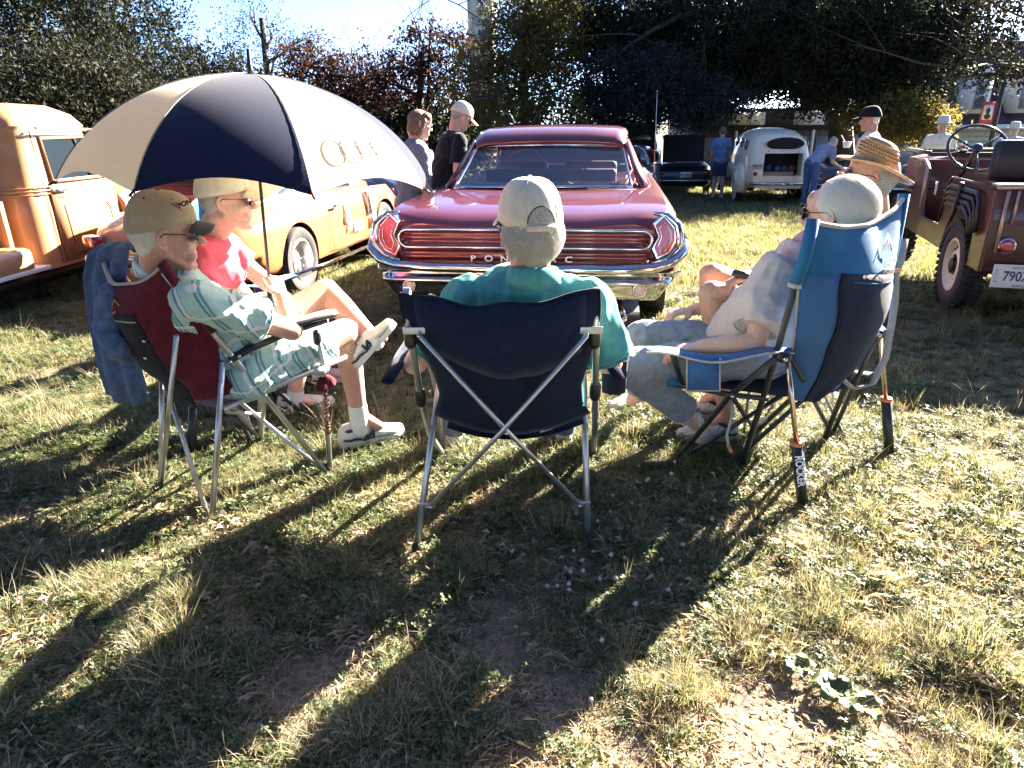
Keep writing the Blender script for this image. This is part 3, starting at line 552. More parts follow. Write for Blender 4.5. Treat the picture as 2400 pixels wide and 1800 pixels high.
def gpt(y, t, s, off=.006):
    for a, b in zip(gs[:-1], gs[1:]):
        if a[0] <= y <= b[0]:
            k = (y - a[0]) / (b[0] - a[0]); z, wb, wt = (a[i] * (1 - k) + b[i] * k for i in (1, 2, 3)); break
    z0 = .88; z1 = z - .07; return V((s * (wb - .02 + (wt + .015 - wb + .02) * t + .03 * math.sin(3.14 * t) + off), y, z0 + (z1 - z0) * t))
for s in (-1, 1):
    for y0, y1 in ((1.05, 1.52), (1.58, 2.46)):
        mb = MB(); mb.grid([[gpt(y, t, s) for y in np.linspace(y0, y1, 8)] for t in (.05, .5, .95)]); w_ = part('side_window', mb, dglass, Q)
        mb = MB(); mb.tube([gpt(y, .03, s, .01) for y in np.linspace(y0, y1, 8)] + [gpt(y, .97, s, .01) for y in np.linspace(y1, y0, 8)], .008, 6, closed=True); part('window_frame', mb, chrome, w_)
    wheel(Q, (s * .72, .98, .315), s, .315, .2, .20, M('rim_silver', (.62, .6, .6), .3, .7), 'spoke5'); wheel(Q, (s * .70, 3.19, .315), s, .315, .19, .20, M('rim_silver', (.62, .6, .6), .3, .7), 'spoke5')
    mb = MB(); mb.box((s * .60, -.0, .62), (.20, .10, .10), Matrix.Rotation(s * .45, 3, 'Z')); part('tail_light', mb, redlens, Q, bevel=.015)
    mb = MB(); mb.tube([(s * .83, .72, .22), (s * .835, 1.4, .20), (s * .835, 2.78, .20)], .018, 8); part('side_rail', mb, chrome, Q)
    mb = MB(); mb.tube([(s * .808, 1.62, .84), (s * .822, 1.60, .6), (s * .822, 1.66, .32), (s * .82, 2.5, .3), (s * .822, 2.62, .4), (s * .81, 2.62, .84)], .003, 5); part('door_seam', mb, dk, Q)
    mb = MB(); mb.tube([(s * .83, 1.70, .74), (s * .845, 1.76, .745), (s * .83, 1.84, .74)], .012, 8); part('door_handle', mb, chrome, Q)
mb = MB(); mb.box((0, -.06, .46), (1.28, .10, .13)); part('rear_bumper', mb, M('bumper_silver', (.55, .53, .5), .3, .6), Q, bevel=.03)
mb = MB(); mb.box((0, -.112, .46), (1.2, .008, .07)); part('bumper_insert', mb, blackplastic, Q, bevel=.004)
wp = M('white_vinyl', (.82, .8, .78), .4)
text('door_number', '4', .40, wp, Q, basis((.832, 2.05, .58), (0, 1, 0), (0, 0, 1)), sx=.55, bold=.02); text('door_letters', 'NCS', .15, wp, Q, basis((.832, 2.30, .46), (0, 1, 0), (0, 0, 1)), sx=.9, bold=.006)
mb = MB(); mb.box((.825, 2.72, .70), (.006, .16, .30)); mb.box((.832, 2.74, .47), (.006, .12, .12)); part('fender_decal', mb, wp, Q)
tilt = Matrix.Rotation(R(62), 3, 'X'); c0 = V((-.02, .62, .98))
mb = MB(); mb.box(c0 + tilt @ V((0, .22, 0)), (.98, .50, .03), tilt); lid = part('engine_lid', mb, M('red_frame', (.22, .02, .02), .4), Q, bevel=.01)
mb = MB(); mb.box(c0 + tilt @ V((0, .22, -.018)), (.88, .40, .012), tilt); part('lid_panel', mb, blackplastic, lid)
for i in range(9):
    mb = MB(); mb.box(c0 + tilt @ V((0, .06 + i * .04, .022)), (.88, .020, .012), tilt @ Matrix.Rotation(.5, 3, 'X')); part('grille_slat', mb, M('grille_dark', (.03, .035, .04), .4, .5), lid)

# cream pickup truck
cream = M('cream_paint', (.37, .185, .085), .5, coat=.3, var=.05, vs=2)
T = thing('pickup_truck', 'old cream pickup truck at the left edge with cab door and round mirror', 'truck', (-4.17, 6.12, -.16), -R(5))
W_ = 1.5
def trk(pts, x0, x1, name, m, bev=.02, par=T, **k):
    mb = MB(); mb.prism([(x0, y, z) for y, z in pts], (x1 - x0, 0, 0)); return part(name, mb, m, par, bevel=bev, edge=40, **k)
cabr = []
for z, dy0, dy1, dx in ((.42, 0, 1.32, 0), (.9, 0, 1.32, 0), (1.17, .02, 1.30, .01), (1.60, .10, 1.08, .07), (1.64, .09, 1.12, .06), (1.74, .14, 1.05, .12), (1.82, .25, .92, .26), (1.84, .4, .8, .5)):
    rr_ = .16; x0, x1 = -W_ + dx, -dx; p_ = []
    for cx_, cy_, a0 in ((x1 - rr_, dy1 - rr_, 0), (x0 + rr_, dy1 - rr_, 90), (x0 + rr_, dy0 + rr_, 180), (x1 - rr_, dy0 + rr_, 270)):
        for a in (0, 30, 60, 90): p_.append(V((cx_ + rr_ * math.cos(R(a0 + a)), cy_ + rr_ * math.sin(R(a0 + a)), z)))
    cabr.append(p_)
mb = MB(); mb.loft(cabr); part('cab', mb, cream, T, edge=50)
def sidex(z): return .004 if z < 1.0 else .004 - .07 * max(0, (z - 1.17)) / .43 - .004
D = lambda y, z, o=0: V((sidex(z) + o, y, z))
mb = MB(); mb.grid([[D(y, z, .008) for y in (.27, .5, .8, 1.14)] for z in (.48, .8, 1.13)]); door = part('door', mb, cream, T, solid=.012)
fr = [(.27, 1.14), (.33, 1.585), (1.0, 1.575), (1.15, 1.14)]
mb = MB(); mb.tube([D(y, z, .004) for y, z in ((.22, .46), (.22, 1.14), (.29, 1.60), (1.04, 1.59), (1.18, 1.14), (1.18, .46))], .004, 5, closed=True); part('door_seam', mb, dk, T)
mb = MB(); mb.tube([D(y, z, .010) for y, z in ((.33, 1.17), (.37, 1.54), (.97, 1.535), (1.09, 1.17))], .016, 8, closed=True); part('window_frame', mb, cream, door)
mb = MB(); mb.grid([[D(.33, 1.17, .006), D(1.09, 1.17, .006)], [D(.37, 1.54, .006), D(.97, 1.535, .006)]]); part('window', mb, dglass, door)
mb = MB(); mb.tube([D(.86, 1.17, .012), D(.80, 1.54, .012)], .012, 6); part('vent_bar', mb, blackplastic, door)
mb = MB(); mb.tube([D(y, z, .016) for y, z in ((.42, .60), (.40, .95), (.98, .93), (1.04, .88), (1.04, .60))], .006, 6); mb.tube([D(y, z, .016) for y, z in ((.35, 1.03), (.98, 1.02), (1.04, .98))], .005, 6); part('door_pressing', mb, cream, door)
for k in range(3):
    mb = MB(); mb.tube([D(.42, .53 + .025 * k, .016), D(1.02, .53 + .025 * k, .016)], .005, 6); part('rib', mb, cream, door)
    mb = MB(); mb.tube([V((-1.3, -.002, 1.07 + .03 * k)), V((-.16, -.002, 1.07 + .03 * k)), V((-.045, .045, 1.07 + .03 * k)), V((.006, .16, 1.07 + .03 * k)), D(1.12, 1.07 + .03 * k, .012)], .006, 6); part('belt_rib', mb, cream, T)
mb = MB(); mb.tube([D(.30, 1.09, .02), D(.33, 1.09, .045), D(.46, 1.085, .04)], .012, 8); mb.lathe([(.022, 0), (.018, .02)], D(.30, 1.09, .01), (1, 0, 0), 12, caps=True); part('door_handle', mb, chrome, door)
mb = MB(); mb.tube([(-.01, .30, 1.625), (.03, .25, 1.622), (.025, 1.1, 1.60), (.0, 1.22, 1.59)], .012, 6); part('drip_rail', mb, cream, T)
mb = MB(); mb.tube([D(1.16, 1.38, .0), D(1.20, 1.40, .14)], .008, 6); mi = part('side_mirror', mb, chrome, T); mb = MB(); disc(mb, D(1.20, 1.40, .19), (0, -1, 0), .075, 20, .02); part('mirror_head', mb, chrome, mi)
trk([(-2.0, .62), (-.14, .62), (-.14, 1.02), (-2.0, 1.02)], -.28, -.24, 'bed_side', cream)
trk([(-.16, .60), (-.10, .60), (-.10, 1.04), (-.16, 1.04)], -1.3, -.15, 'bed_front', cream)
mb = MB(); mb.tube([(-.26, -2.0, 1.03), (-.2, -.12, 1.03)], .03, 8); mb.box((-.19, -.14, .82), (.09, .05, .44)); part('bed_rail', mb, cream, T, bevel=.006)
mb = MB(); mb.box((-.1, -1.0, .55), (.30, 1.7, .22)); part('rear_fender', mb, cream, T, bevel=.05)
mb = MB(); mb.box((-.02, -.75, .46), (.16, 1.5, .035)); part('running_board', mb, M('pale_board', (.7, .66, .6), .5), T, bevel=.004)
mb = MB(); mb.loft([[V((x, y, z)) for x, z in ((-1.15, .6), (-.35, .6), (-.30, 1.0), (-.42, 1.17), (-.75, 1.24), (-1.08, 1.17), (-1.2, 1.0))] for y in (1.25, 1.9, 2.75)]); part('hood', mb, cream, T, bevel=.03)
mb = MB(); mb.loft([[V((x, y, z)) for x, z in ((-.42, .45), (.02, .45), (.04, zt - .12), (-.02, zt - .02), (-.2, zt), (-.42, zt))] for y, zt in ((1.25, 1.0), (1.6, 1.06), (2.2, 1.0), (2.7, .85), (2.85, .65))]); part('front_fender', mb, cream, T, bevel=.02, edge=50)
mb = MB(); mb.box((-.75, .6, .34), (1.2, 4.4, .12)); part('chassis', mb, blackplastic, T)
for s, x in ((1, -.12), (-1, -1.38)):
    for y in (-1.1, 2.2): wheel(T, (x, y, .36), s, .36, .18, .2, cream, 'steel')

# dark red open utility vehicle
jred = M('dark_red_paint', (.065, .011, .014), .4, coat=.3, var=.1, vs=3); seatm = M('black_seat', (.012, .013, .018), .38, bump=.2, bs=60)
J = thing('utility_vehicle', 'dark red open field car at the right edge with pale wheel and registration plate', 'utility vehicle', (4.06, 4.65, 0), -R(17))
side = [(0, .40), (0.0, .98), (1.02, .98), (1.10, .93), (1.17, .62), (1.22, .58), (1.78, .58), (1.83, .64), (1.86, 1.0), (1.98, 1.06), (2.3, 1.07), (2.35, .40)]
for s in (-1, 1):
    mb = MB(); mb.prism([(s * .70, y, z) for y, z in side], (s * .03, 0, 0)); p_ = part('side_panel', mb, jred, J)
    arch = [(.26, .30), (.28, .62), (.40, .80), (.60, .88), (.80, .80), (.95, .60), (1.05, .30)]
    apply_cut(p_, [MB().prism([(s * .65, y, z) for y, z in arch], (s * .13, 0, 0))]); q = p_.modifiers.new('bevel', 'BEVEL'); q.width = .008; q.segments = 2; q.limit_method = 'ANGLE'; sharp(p_.data, 40)
    mb = MB(); mb.prism([(s * .40, y, z) for y, z in ((.2, .35), (.22, .80), (.32, .92), (1.0, .92), (1.12, .6), (1.12, .35))], (s * .28, 0, 0)); part('wheel_housing', mb, blackplastic, J, bevel=.02)
    mb = MB(); mb.tube([(s * .735, y, z + .01) for y, z in side[7:11]], .014, 8); part('cowl_bead', mb, M('worn_edge', (.5, .35, .3), .3, .5), J)
    mb = MB(); mb.tube([(s * .735, 0.0, .985), (s * .735, 1.02, .985), (s * .735, 1.1, .935), (s * .735, 1.17, .63)], .011, 8); part('tub_rail', mb, jred, J)
    for k in range(4):
        mb = MB(); zz = .93 - .045 * k; mb.tube([(s * .76, .98, zz - .02), (s * .765, .9, zz), (s * .765, .25 + .07 * k, zz), (s * .765, .17 + .05 * k, zz - .06), (s * .765, .12 + .05 * k, zz - .26 + .03 * k)], .016, 8); part('folded_bow', mb, blackplastic, J)
    mb = MB(); mb.box((s * .78, .62, .86), (.03, .04, .24), Matrix.Rotation(.2, 3, 'X')); part('strap', mb, blackplastic, J, bevel=.006)
    wheel(J, (s * .66, .62, .34), s, .34, .16, .205, M('rim_cream', (.66, .58, .48), .45), 'steel', tread=True); wheel(J, (s * .66, 2.75, .34), s, .34, .16, .205, M('rim_cream', (.66, .58, .48), .45), 'steel', tread=True)
    mb = MB(); mb.box((s * .60, 2.75, .80), (.34, 1.0, .03)); part('front_fender', mb, jred, J, bevel=.01)
    mb = MB(); mb.lathe([(.055, 0), (.055, .03)], (s * .60, -.015, .60), (0, -1, 0), 20, caps=True); tl = part('tail_light', mb, chrome, J); mb = MB(); disc(mb, (s * .60, -.045, .60), (0, -1, 0), .045); part('lens', mb, redlens, tl)
mb = MB(); mb.box((0, .015, .69), (1.44, .03, .58)); part('rear_panel', mb, jred, J, bevel=.012)
mb = MB(); mb.box((0, 1.2, .42), (1.38, 2.3, .06)); part('floor_pan', mb, jred, J)
mb = MB(); mb.tube([(-.73, 0, .99), (.73, 0, .99)], .015, 8); mb.tube([(-.66, -.03, .55), (-.66, -.03, .97)], .012, 8); mb.tube([(-.60, -.03, .75), (-.60, -.03, .97)], .010, 8); part('rear_rail', mb, M('worn_edge', (.5, .35, .3), .3, .5), J)
mb = MB(); mb.box((.06, .80, 1.12), (1.24, .10, .32)); part('seat_back', mb, seatm, J, bevel=.05)
mb = MB(); mb.box((.1, .75, .90), (1.16, .45, .10)); part('seat_cushion', mb, seatm, J, bevel=.03)
mb = MB(); mb.box((0, 2.32, .76), (1.36, .06, .60)); part('firewall', mb, jred, J, bevel=.01)
mb = MB(); mb.prism([(-.56, 2.33, .70), (.56, 2.33, .70), (.58, 2.33, 1.06), (.4, 2.33, 1.10), (-.4, 2.33, 1.10), (-.58, 2.33, 1.06)], (0, 1.1, -.03)); part('hood', mb, jred, J, bevel=.02)
for yy, zz in ((2.15, 1.115), (2.35, 1.14), (2.85, 1.13), (3.0, 1.12)):
    mb = MB(); mb.box((0, yy, zz), (1.36, .035, .035)); part('windscreen_frame', mb, blackplastic, J, bevel=.006)
for x in (-.67, .67): mb = MB(); mb.box((x, 2.6, 1.13), (.035, .9, .035)); part('windscreen_frame', mb, blackplastic, J, bevel=.006)
for x in (-.42, .1): mb = MB(); mb.box((x, 2.12, 1.16), (.10, .09, .05)); mb.lathe([(.03, 0), (.03, .05)], (x, 2.1, 1.185), (0, 0, 1), 12, caps=True); part('wiper_motor', mb, chrome, J, bevel=.008)
c0 = V((-.50, 1.38, 1.20)); tilt = Matrix.Rotation(R(52), 3, 'X'); mb = MB(); mb.tube([c0 + tilt @ V((.225 * math.cos(a), .225 * math.sin(a), 0)) for a in np.linspace(0, 6.283, 40, endpoint=False)], .013, 8, closed=True)
for a in (.6, 2.6, 4.7): mb.tube([c0 + tilt @ V((0, 0, -.03)), c0 + tilt @ V((.22 * math.cos(a), .22 * math.sin(a), 0))], .009, 6)
mb.tube([c0 + tilt @ V((0, 0, 0)), c0 + V((0, .5, -.42))], .02, 8); disc(mb, c0 + tilt @ V((0, 0, -.01)), tilt @ V((0, 0, 1)), .04, 16, .02); part('steering_wheel', mb, M('gloss_black', (.01, .01, .012), .15, coat=1), J)
mb = MB(); mb.box((-.735, 1.45, .86), (.006, .05, .11)); part('hanging_badge', mb, M('badge_white', (.6, .6, .58), .5), J)
mb = MB(); mb.box((-.49, -.045, .39), (.32, .006, .165)); plate = part('number_plate', mb, M('plate_white', (.70, .66, .66), .4), J, bevel=.002)
ink = M('plate_ink', (.02, .03, .09), .5)
def pt(s, x, z, size, sx=1.0, b=0, up=(0, 0, 1), xd=(1, 0, 0), nm='lettering'): return text(nm, s, size, ink, plate, basis((x, -.0495, z), xd, up), sx=sx, bold=b, ext=.0006)
pt('790XY', -.475, .388, .098, .80, .0015); pt('HISTORICAL', -.47, .450, .022, 1.1); pt('VEHICLE', -.47, .322, .022, 1.1)
for i, ch in enumerate('OHIO'): pt(ch, -.628, .430 - i * .026, .024)
mb = MB(); mb.box((-.49, -.025, .40), (.2, .04, .1)); part('plate_bracket', mb, blackplastic, J)

# pale 1930s sedan with open boot
ivory = M('ivory_paint', (.80, .68, .48), .35, coat=.7)
def sedan(name, label, loc, rot, paint, group=None):
    S = thing(name, label, 'car', loc, rot, group)
    H_ = lambda w, zt, zb=.36: [(0, zb), (w * .8, zb), (w * .95, zb + .1), (w, zb + .3 * (zt - zb)), (w * .99, zb + .5 * (zt - zb)), (w * .93, zb + .68 * (zt - zb)), (w * .84, zb + .85 * (zt - zb)), (w * .62, zb + .96 * (zt - zb)), (w * .3, zt), (0, zt + .005)]
    mb = MB(); mb.loft([ring(H_(w, zt), y) for y, w, zt in ((0, .60, 1.15), (.08, .67, 1.30), (.25, .72, 1.48), (.55, .76, 1.60), (1.0, .78, 1.68), (1.7, .78, 1.70), (2.25, .77, 1.66), (2.5, .75, 1.55), (2.75, .70, 1.20))]); b_ = part('body', mb, paint, S)
    apply_cut(b_, [MB().box((.05, .0, .90), (.86, .9, .50))])
    mb = MB(); mb.loft([ring(H_(w, zt, .5), y) for y, w, zt in ((2.7, .55, 1.16), (3.4, .45, 1.12), (4.2, .32, 1.05))]); part('hood', mb, paint, S)
    for s in (-1, 1):
        for y, rx, ry, rz in ((.75, .19, .56, .44), (3.6, .22, .60, .45)):
            mb = MB(); mb.ell((s * .76, y, .48), (rx, ry, rz), n=20, k=12); f_ = part('fender', mb, paint, S); apply_cut(f_, [MB().lathe([(.34, -.3), (.34, .3)], (s * .85, y, .30), (1, 0, 0), 24, caps=True), MB().box((s * .76, y, .0), (.8, 2, .50))])
            wheel(S, (s * .80, y, .34), s, .34, .14, .2, paint, 'hubcap', white=True)
        for y0, y1 in ((.55, .85), (1.0, 1.6), (1.7, 2.3)):
            mb = MB(); mb.ell((s * .70, (y0 + y1) / 2, 1.33), (.035, (y1 - y0) / 2, .15), n=16, k=8); part('side_window', mb, dglass, S)
        mb = MB(); mb.box((s * .74, 2.1, .40), (.2, 1.6, .04)); part('running_board', mb, rubber, S, bevel=.01)
        mb = MB(); mb.lathe([(.08, 0), (.1, -.1), (.05, -.22), (.001, -.25)], (s * .45, 4.1, .95), (0, 1, 0), 16); part('headlight', mb, chrome, S)
    return S
S = sedan('sedan_car', 'ivory 1930s sedan with open boot and registration 1560 N', (6.35, 16.7, gz(0, 17)), -R(8), ivory)
mb = MB(); mb.box((.05, .42, .90), (.84, .03, .48)); part('boot_lining', mb, M('dark_lining', (.015, .015, .02), .9), S)
for x, c in ((-.2, (.03, .06, .15)), (0, (.04, .09, .2)), (.16, (.03, .06, .15)), (.33, (.2, .03, .03))):
    mb = MB(); mb.box((x, .30, .79 + .03 * math.sin(x * 20)), (.14, .12, .13), Matrix.Rotation(x * 2, 3, 'Z') @ Matrix.Rotation(x, 3, 'Y')); part('luggage', mb, M('bag_%d' % int(c[0] * 100 + c[2] * 10), c, .7), S, bevel=.03)
mb = MB(); mb.box((0, .27, .69), (.7, .25, .08)); part('boot_box', mb, M('card_box', (.3, .22, .16), .8), S, bevel=.01)
mb = MB(); til = Matrix.Rotation(R(28), 3, 'X'); mb.ell((.05, .05, 1.36), (.47, .05, .20), til, n=24, k=10); lid = part('boot_lid', mb, ivory, S); mb = MB(); mb.ell((.05, .01, 1.36), (.42, .035, .165), til, n=24, k=10); part('lid_underside', mb, M('dark_lining', (.015, .015, .02), .9), lid)
for x in (-.3, .4): mb = MB(); mb.tube([(x, .05, 1.12), (x, .02, 1.22)], .012, 6); part('lid_stay', mb, chrome, lid)
mb = MB(); mb.tube([(-.62, .1, .47), (-.55, -.14, .48), (0, -.18, .48), (.55, -.14, .48), (.62, .1, .47)], .035, 10); part('bumper', mb, chrome, S)
mb = MB(); mb.box((-.55, -.03, .88), (.28, .01, .12)); pl_ = part('number_plate', mb, M('plate_cream', (.75, .68, .55), .5), S); text('lettering', '1560-N', .10, M('ink_black', (.01, .01, .01), .5), pl_, basis((-.55, -.037, .88), (1, 0, 0), (0, 0, 1)), sx=.75, bold=.002, ext=.001)
mb = MB(); mb.lathe([(.05, 0), (.045, .04), (.001, .05)], (-.55, .0, .70), (0, -1, 0), 12); part('tail_light', mb, redlens, S)
mb = MB(); mb.box((.1, .2, .15), (.2, .02, .12)); part('hitch', mb, darksteel, S)

def smallcar(name, label, loc, rot, paint, h=1.25, w=.76, L=3.9, lid=None, group='dark parked cars under the trees', cab=(1.2, 2.6)):
    S = thing(name, label, 'car', loc, rot, group); mb = MB(); mb.loft([ring(hp(ww * w, .25, zt * h), y * L / 3.9) for y, ww, zt in ((0, .8, .5), (.1, .93, .60), (.5, 1, .68), (1.6, 1, .70), (2.6, 1, .70), (3.5, .97, .64), (3.9, .75, .52))]); part('body', mb, paint, S)
    if cab:
        mb = MB(); mb.loft([ring([(0, .66 * h), (w * .85, .66 * h), (w * .8, .75 * h), (w * .7, .94 * h), (w * .5, .995 * h), (0, h)], y) if 0 else [V((sx * w * k, y, zz)) for sx, zz in ((.85, .66 * h), (.8, .76 * h), (.68, .95 * h), (.5, h), (0, h * 1.005), (-.5, h), (-.68, .95 * h), (-.8, .76 * h), (-.85, .66 * h))] for y, k in ((cab[0] - .3, .9), (cab[0], 1), (cab[1], 1), (cab[1] + .35, .9))]); part('roof', mb, paint, S)
        mb = MB(); mb.grid([[(-w * .6, cab[0] - .315, .70 * h), (w * .6, cab[0] - .315, .70 * h)], [(-w * .52, cab[0] - .30, .93 * h), (w * .52, cab[0] - .30, .93 * h)]]); part('rear_window', mb, dglass, S)
        for s in (-1, 1): mb = MB(); mb.grid([[(s * w * .84, cab[0] + .05, .73 * h), (s * w * .84, cab[1], .73 * h)], [(s * w * .72, cab[0] + .12, .92 * h), (s * w * .72, cab[1] - .1, .92 * h)]]); part('side_window', mb, dglass, S)
    for s in (-1, 1):
        for y in (.75, 3.0): wheel(S, (s * (w - .08), y * L / 3.9, .31), s, .31, .16, .18, chrome, 'hubcap')
        mb = MB(); mb.box((s * w * .78, .0, .50 * h), (.12, .05, .08)); part('tail_light', mb, redlens, S, bevel=.01)
    mb = MB(); mb.tube([(-w * .95, .08, .42), (-w * .7, -.08, .42), (w * .7, -.08, .42), (w * .95, .08, .42)], .03, 8); part('bumper', mb, chrome, S)
    if lid:
        mb = MB(); mb.box((0, .95, h * .70 + .38), (w * 1.5, .05, .80), Matrix.Rotation(R(-14), 3, 'X')); part('raised_lid', mb, M('dark_lining', (.015, .015, .02), .9), S, bevel=.02)
        mb = MB(); mb.tube([(-w * .62, .5, h * .70 + .02), (w * .62, .5, h * .70 + .02)], .02, 8); part('lid_trim', mb, chrome, S)
    return S
dkb = M('navy_paint', (.012, .018, .035), .3, coat=.6); dkg = M('black_green_paint', (.012, .02, .02), .3, coat=.6)
S = smallcar('roadster_car', 'dark roadster with its rear lid raised beside the man in blue', (5.05, 20.5, gz(0, 21) + .0), -R(9), dkg, 1.25, .80, lid=True, cab=None)
mb = MB(); mb.box((.05, -.03, .58), (.32, .01, .15)); pl_ = part('number_plate', mb, M('plate_cream', (.75, .68, .55), .5), S)
text('lettering', '1AWBN7', .09, M('ink_black', (.01, .01, .01), .5), pl_, basis((.05, -.037, .58), (1, 0, 0), (0, 0, 1)), sx=.8, ext=.001)
smallcar('sedan_car', 'tall dark parked car seen past the maroon car antenna', (3.75, 21.5, -.5), -R(12), dkb, 1.65, .8, 4.2, lid=True)
smallcar('sedan_car', 'dark parked car close behind the maroon roof at its right pillar', (2.15, 14.5, -.36), -R(14), dkb, 1.3, .8, 4.2)
smallcar('sedan_car', 'dark parked car under the umbrella rim beside the woman', (-3.9, 15.5, -.4), -R(4), dkg, 1.15, .8, 4.0)
smallcar('sedan_car', 'black parked car framed below the right rim of the umbrella', (-2.6, 17.5, -.45), R(12), dkb, 1.2, .8, 4.0)
smallcar('sedan_car', 'blue grey parked car between the woman and the capped man', (-1.5, 12.5, -.3), R(25), M('slate_paint', (.07, .12, .2), .3, coat=.6), 1.35, .8, 4.0)
smallcar('sedan_car', 'black parked car behind the bending man in jeans', (8.0, 17.0, -.45), R(8), dkb, 1.35, .8, 4.2, cab=None)
smallcar('sedan_car', 'low black parked car beyond the straw hat', (8.6, 14.6, -.38), -R(35), dkb, 1.15, .8, 4.2, cab=None)
smallcar('sedan_car', 'maroon parked car half hidden by the left cap of grey', (-5.2, 13.5, -.35), R(0), M('plum_paint', (.1, .02, .03), .3, coat=.6), 1.3, .8, 4.0)

# ------------------------------------------------------------------ buildings, signs
brick = M('shingle_dark', (.035, .03, .04), .9, var=.4, vs=3, bump=.4, bs=12); clap = M('clapboard_cream', (.62, .55, .38), .7, var=.1)
trim = M('trim_white', (.7, .68, .6), .5); fascia = M('fascia_dark', (.03, .035, .04), .7)
def bx(name, c, s, m, par, **k): mb = MB(); mb.box(c, s); return part(name, mb, m, par, **k)
Hh = thing('house', 'dark roofed house with white pointed dormers at the right edge', 'house', (19.5, 31, -1.75))
for i in range(14): bx('clapboard', (0, -.02 * (i % 2), .15 + i * .2), (12, 5, .19), clap, Hh)
mb = MB(); mb.prism([(-6.3, -2.9, 2.85), (-6.3, 2.9, 2.85), (-6.3, .6, 6.0), (-6.3, -.6, 6.0)], (12.6, 0, 0)); rf = part('roof', mb, brick, Hh, edge=20)
bx('eave', (0, -2.95, 2.82), (12.7, .12, .16), trim, Hh)
for i in range(12):
    k = 3.1 + i * .24; bx('shingle_row', (0, -2.85 + (k - 2.85) * .73 - .05, k), (12.6, .05, .03), brick, rf)
for x in (-1.6, .15, 1.9):
    w_ = bx('dormer', (x, -2.35, 3.95), (.75, 1.4, 1.3), trim, Hh)
    mb = MB(); mb.prism([(x - .45, -3.1, 4.6), (x + .45, -3.1, 4.6), (x, -3.1, 5.05)], (0, 1.4, 0)); part('gable', mb, trim, w_); bx('pane', (x, -3.06, 3.95), (.48, .03, 1.0), M('pane_grey', (.22, .24, .27), .2), w_)
for x in (-1.6,):
    mb = MB(); mb.ell((x, -3.09, 4.12), (.13, .01, .16)); mb.ell((x, -3.085, 3.70), (.2, .01, .2)); part('portrait_print', mb, M('print_dark', (.04, .045, .06), .7), Hh)
for x in (-5.6, -4.9, -4.2): bx('porch_post', (x, -3.3, 1.35), (.14, .14, 2.7), trim, Hh)
bx('porch_roof', (-4.9, -3.2, 2.75), (2.2, 1.2, .16), trim, Hh); bx('door', (-5.2, -2.55, 1.1), (.9, .06, 2.2), M('door_grey', (.1, .13, .17), .5), Hh); mb = MB(); mb.prism([(-4.6, -3.8, 2.85), (-3.6, -3.8, 2.85), (-4.1, -3.8, 3.35)], (0, 1, 0)); part('porch_gable', mb, clap, Hh)
Sh = thing('shop', 'low dark shop front with an eye sign, behind the capped man', 'shop building', (11.2, 28.5, -.9))
bx('wall', (0, 0, 1.3), (9, 4, 2.6), M('shop_wall', (.1, .08, .07), .8, var=.3), Sh); bx('fascia_board', (0, -2.06, 2.35), (9.2, .12, .75), fascia, Sh)
for x in (-3.6, -2.2, -.8, .6, 2.0, 3.4): w_ = bx('window', (x, -2.02, 1.1), (1.1, .06, 1.3), M('pane_grey', (.22, .24, .27), .2), Sh); bx('window_post', (x + .7, -2.04, 1.2), (.1, .1, 2.2), trim, Sh)
bx('sign_board', (-2.6, -2.15, 2.38), (1.3, .05, .42), M('sign_pale', (.62, .6, .42), .6), Sh); sg = bx('sign_board', (-.35, -2.15, 2.38), (1.1, .05, .48), M('sign_white', (.7, .68, .62), .6), Sh)
mb = MB(); mb.tube([(-.35 + .22 * math.cos(a), -2.185, 2.38 + .13 * math.sin(a)) for a in np.linspace(0, 6.28, 20, endpoint=False)], .02, 5, closed=True); mb.ell((-.35, -2.185, 2.38), (.08, .01, .08)); mb.tube([(-.75, -2.185, 2.25), (-.5, -2.185, 2.5), (-.2, -2.185, 2.55), (.1, -2.185, 2.45)], .02, 5); part('eye_emblem', mb, fascia, sg)
sg = bx('sign_board', (1.5, -2.15, 2.38), (2.1, .05, .48), M('sign_white', (.7, .68, .62), .6), Sh); text('lettering', 'BRODBUR', .34, fascia, sg, basis((1.5, -2.185, 2.40), (1, 0, 0), (0, 0, 1)), sx=1.1)
To = thing('tower', 'pale stone tower top rising behind the yellow green tree', 'tower', (-.9, 42, -.9)); mb = MB(); mb.lathe([(.8, 0), (.8, 9.0), (.85, 9.1), (.85, 9.4), (0.01, 9.9)], (-1.35, 42, -.9), (0, 0, 1), 8)
mb.v = [(a + .9, b - 42, c + .9) for a, b, c in mb.v]; part('shaft', mb, M('stone_grey', (.25, .27, .24), .85, var=.3, vs=2, bump=.4, bs=6), To, smooth=False)
for k in range(3): bx('window', (-.45, -.78, 8.2 - k * 1.6), (.4, .05, .9), dglass, To)
Wl = thing('garden_wall', 'low cream clapboard wall beyond the capped man', 'wall', (12.2, 19.5, -.7))
for i in range(6): bx('board', (0, .01 * (i % 2), .1 + i * .13), (2.4, .06, .12), clap, Wl, bevel=.005)
Lp = thing('street_lamp', 'dark lamp post with red banner in front of the dark roof', 'street lamp', (14.9, 22.3, -.8)); mb = MB(); mb.tube([(0, 0, 0), (0, 0, 4.2)], [.08, .05], 10); part('pole', mb, blackplastic, Lp); mb = MB(); mb.ell((0, 0, 4.35), (.14, .14, .2)); part('lamp_head', mb, M('lamp_glass', (.4, .4, .4), .3), Lp)
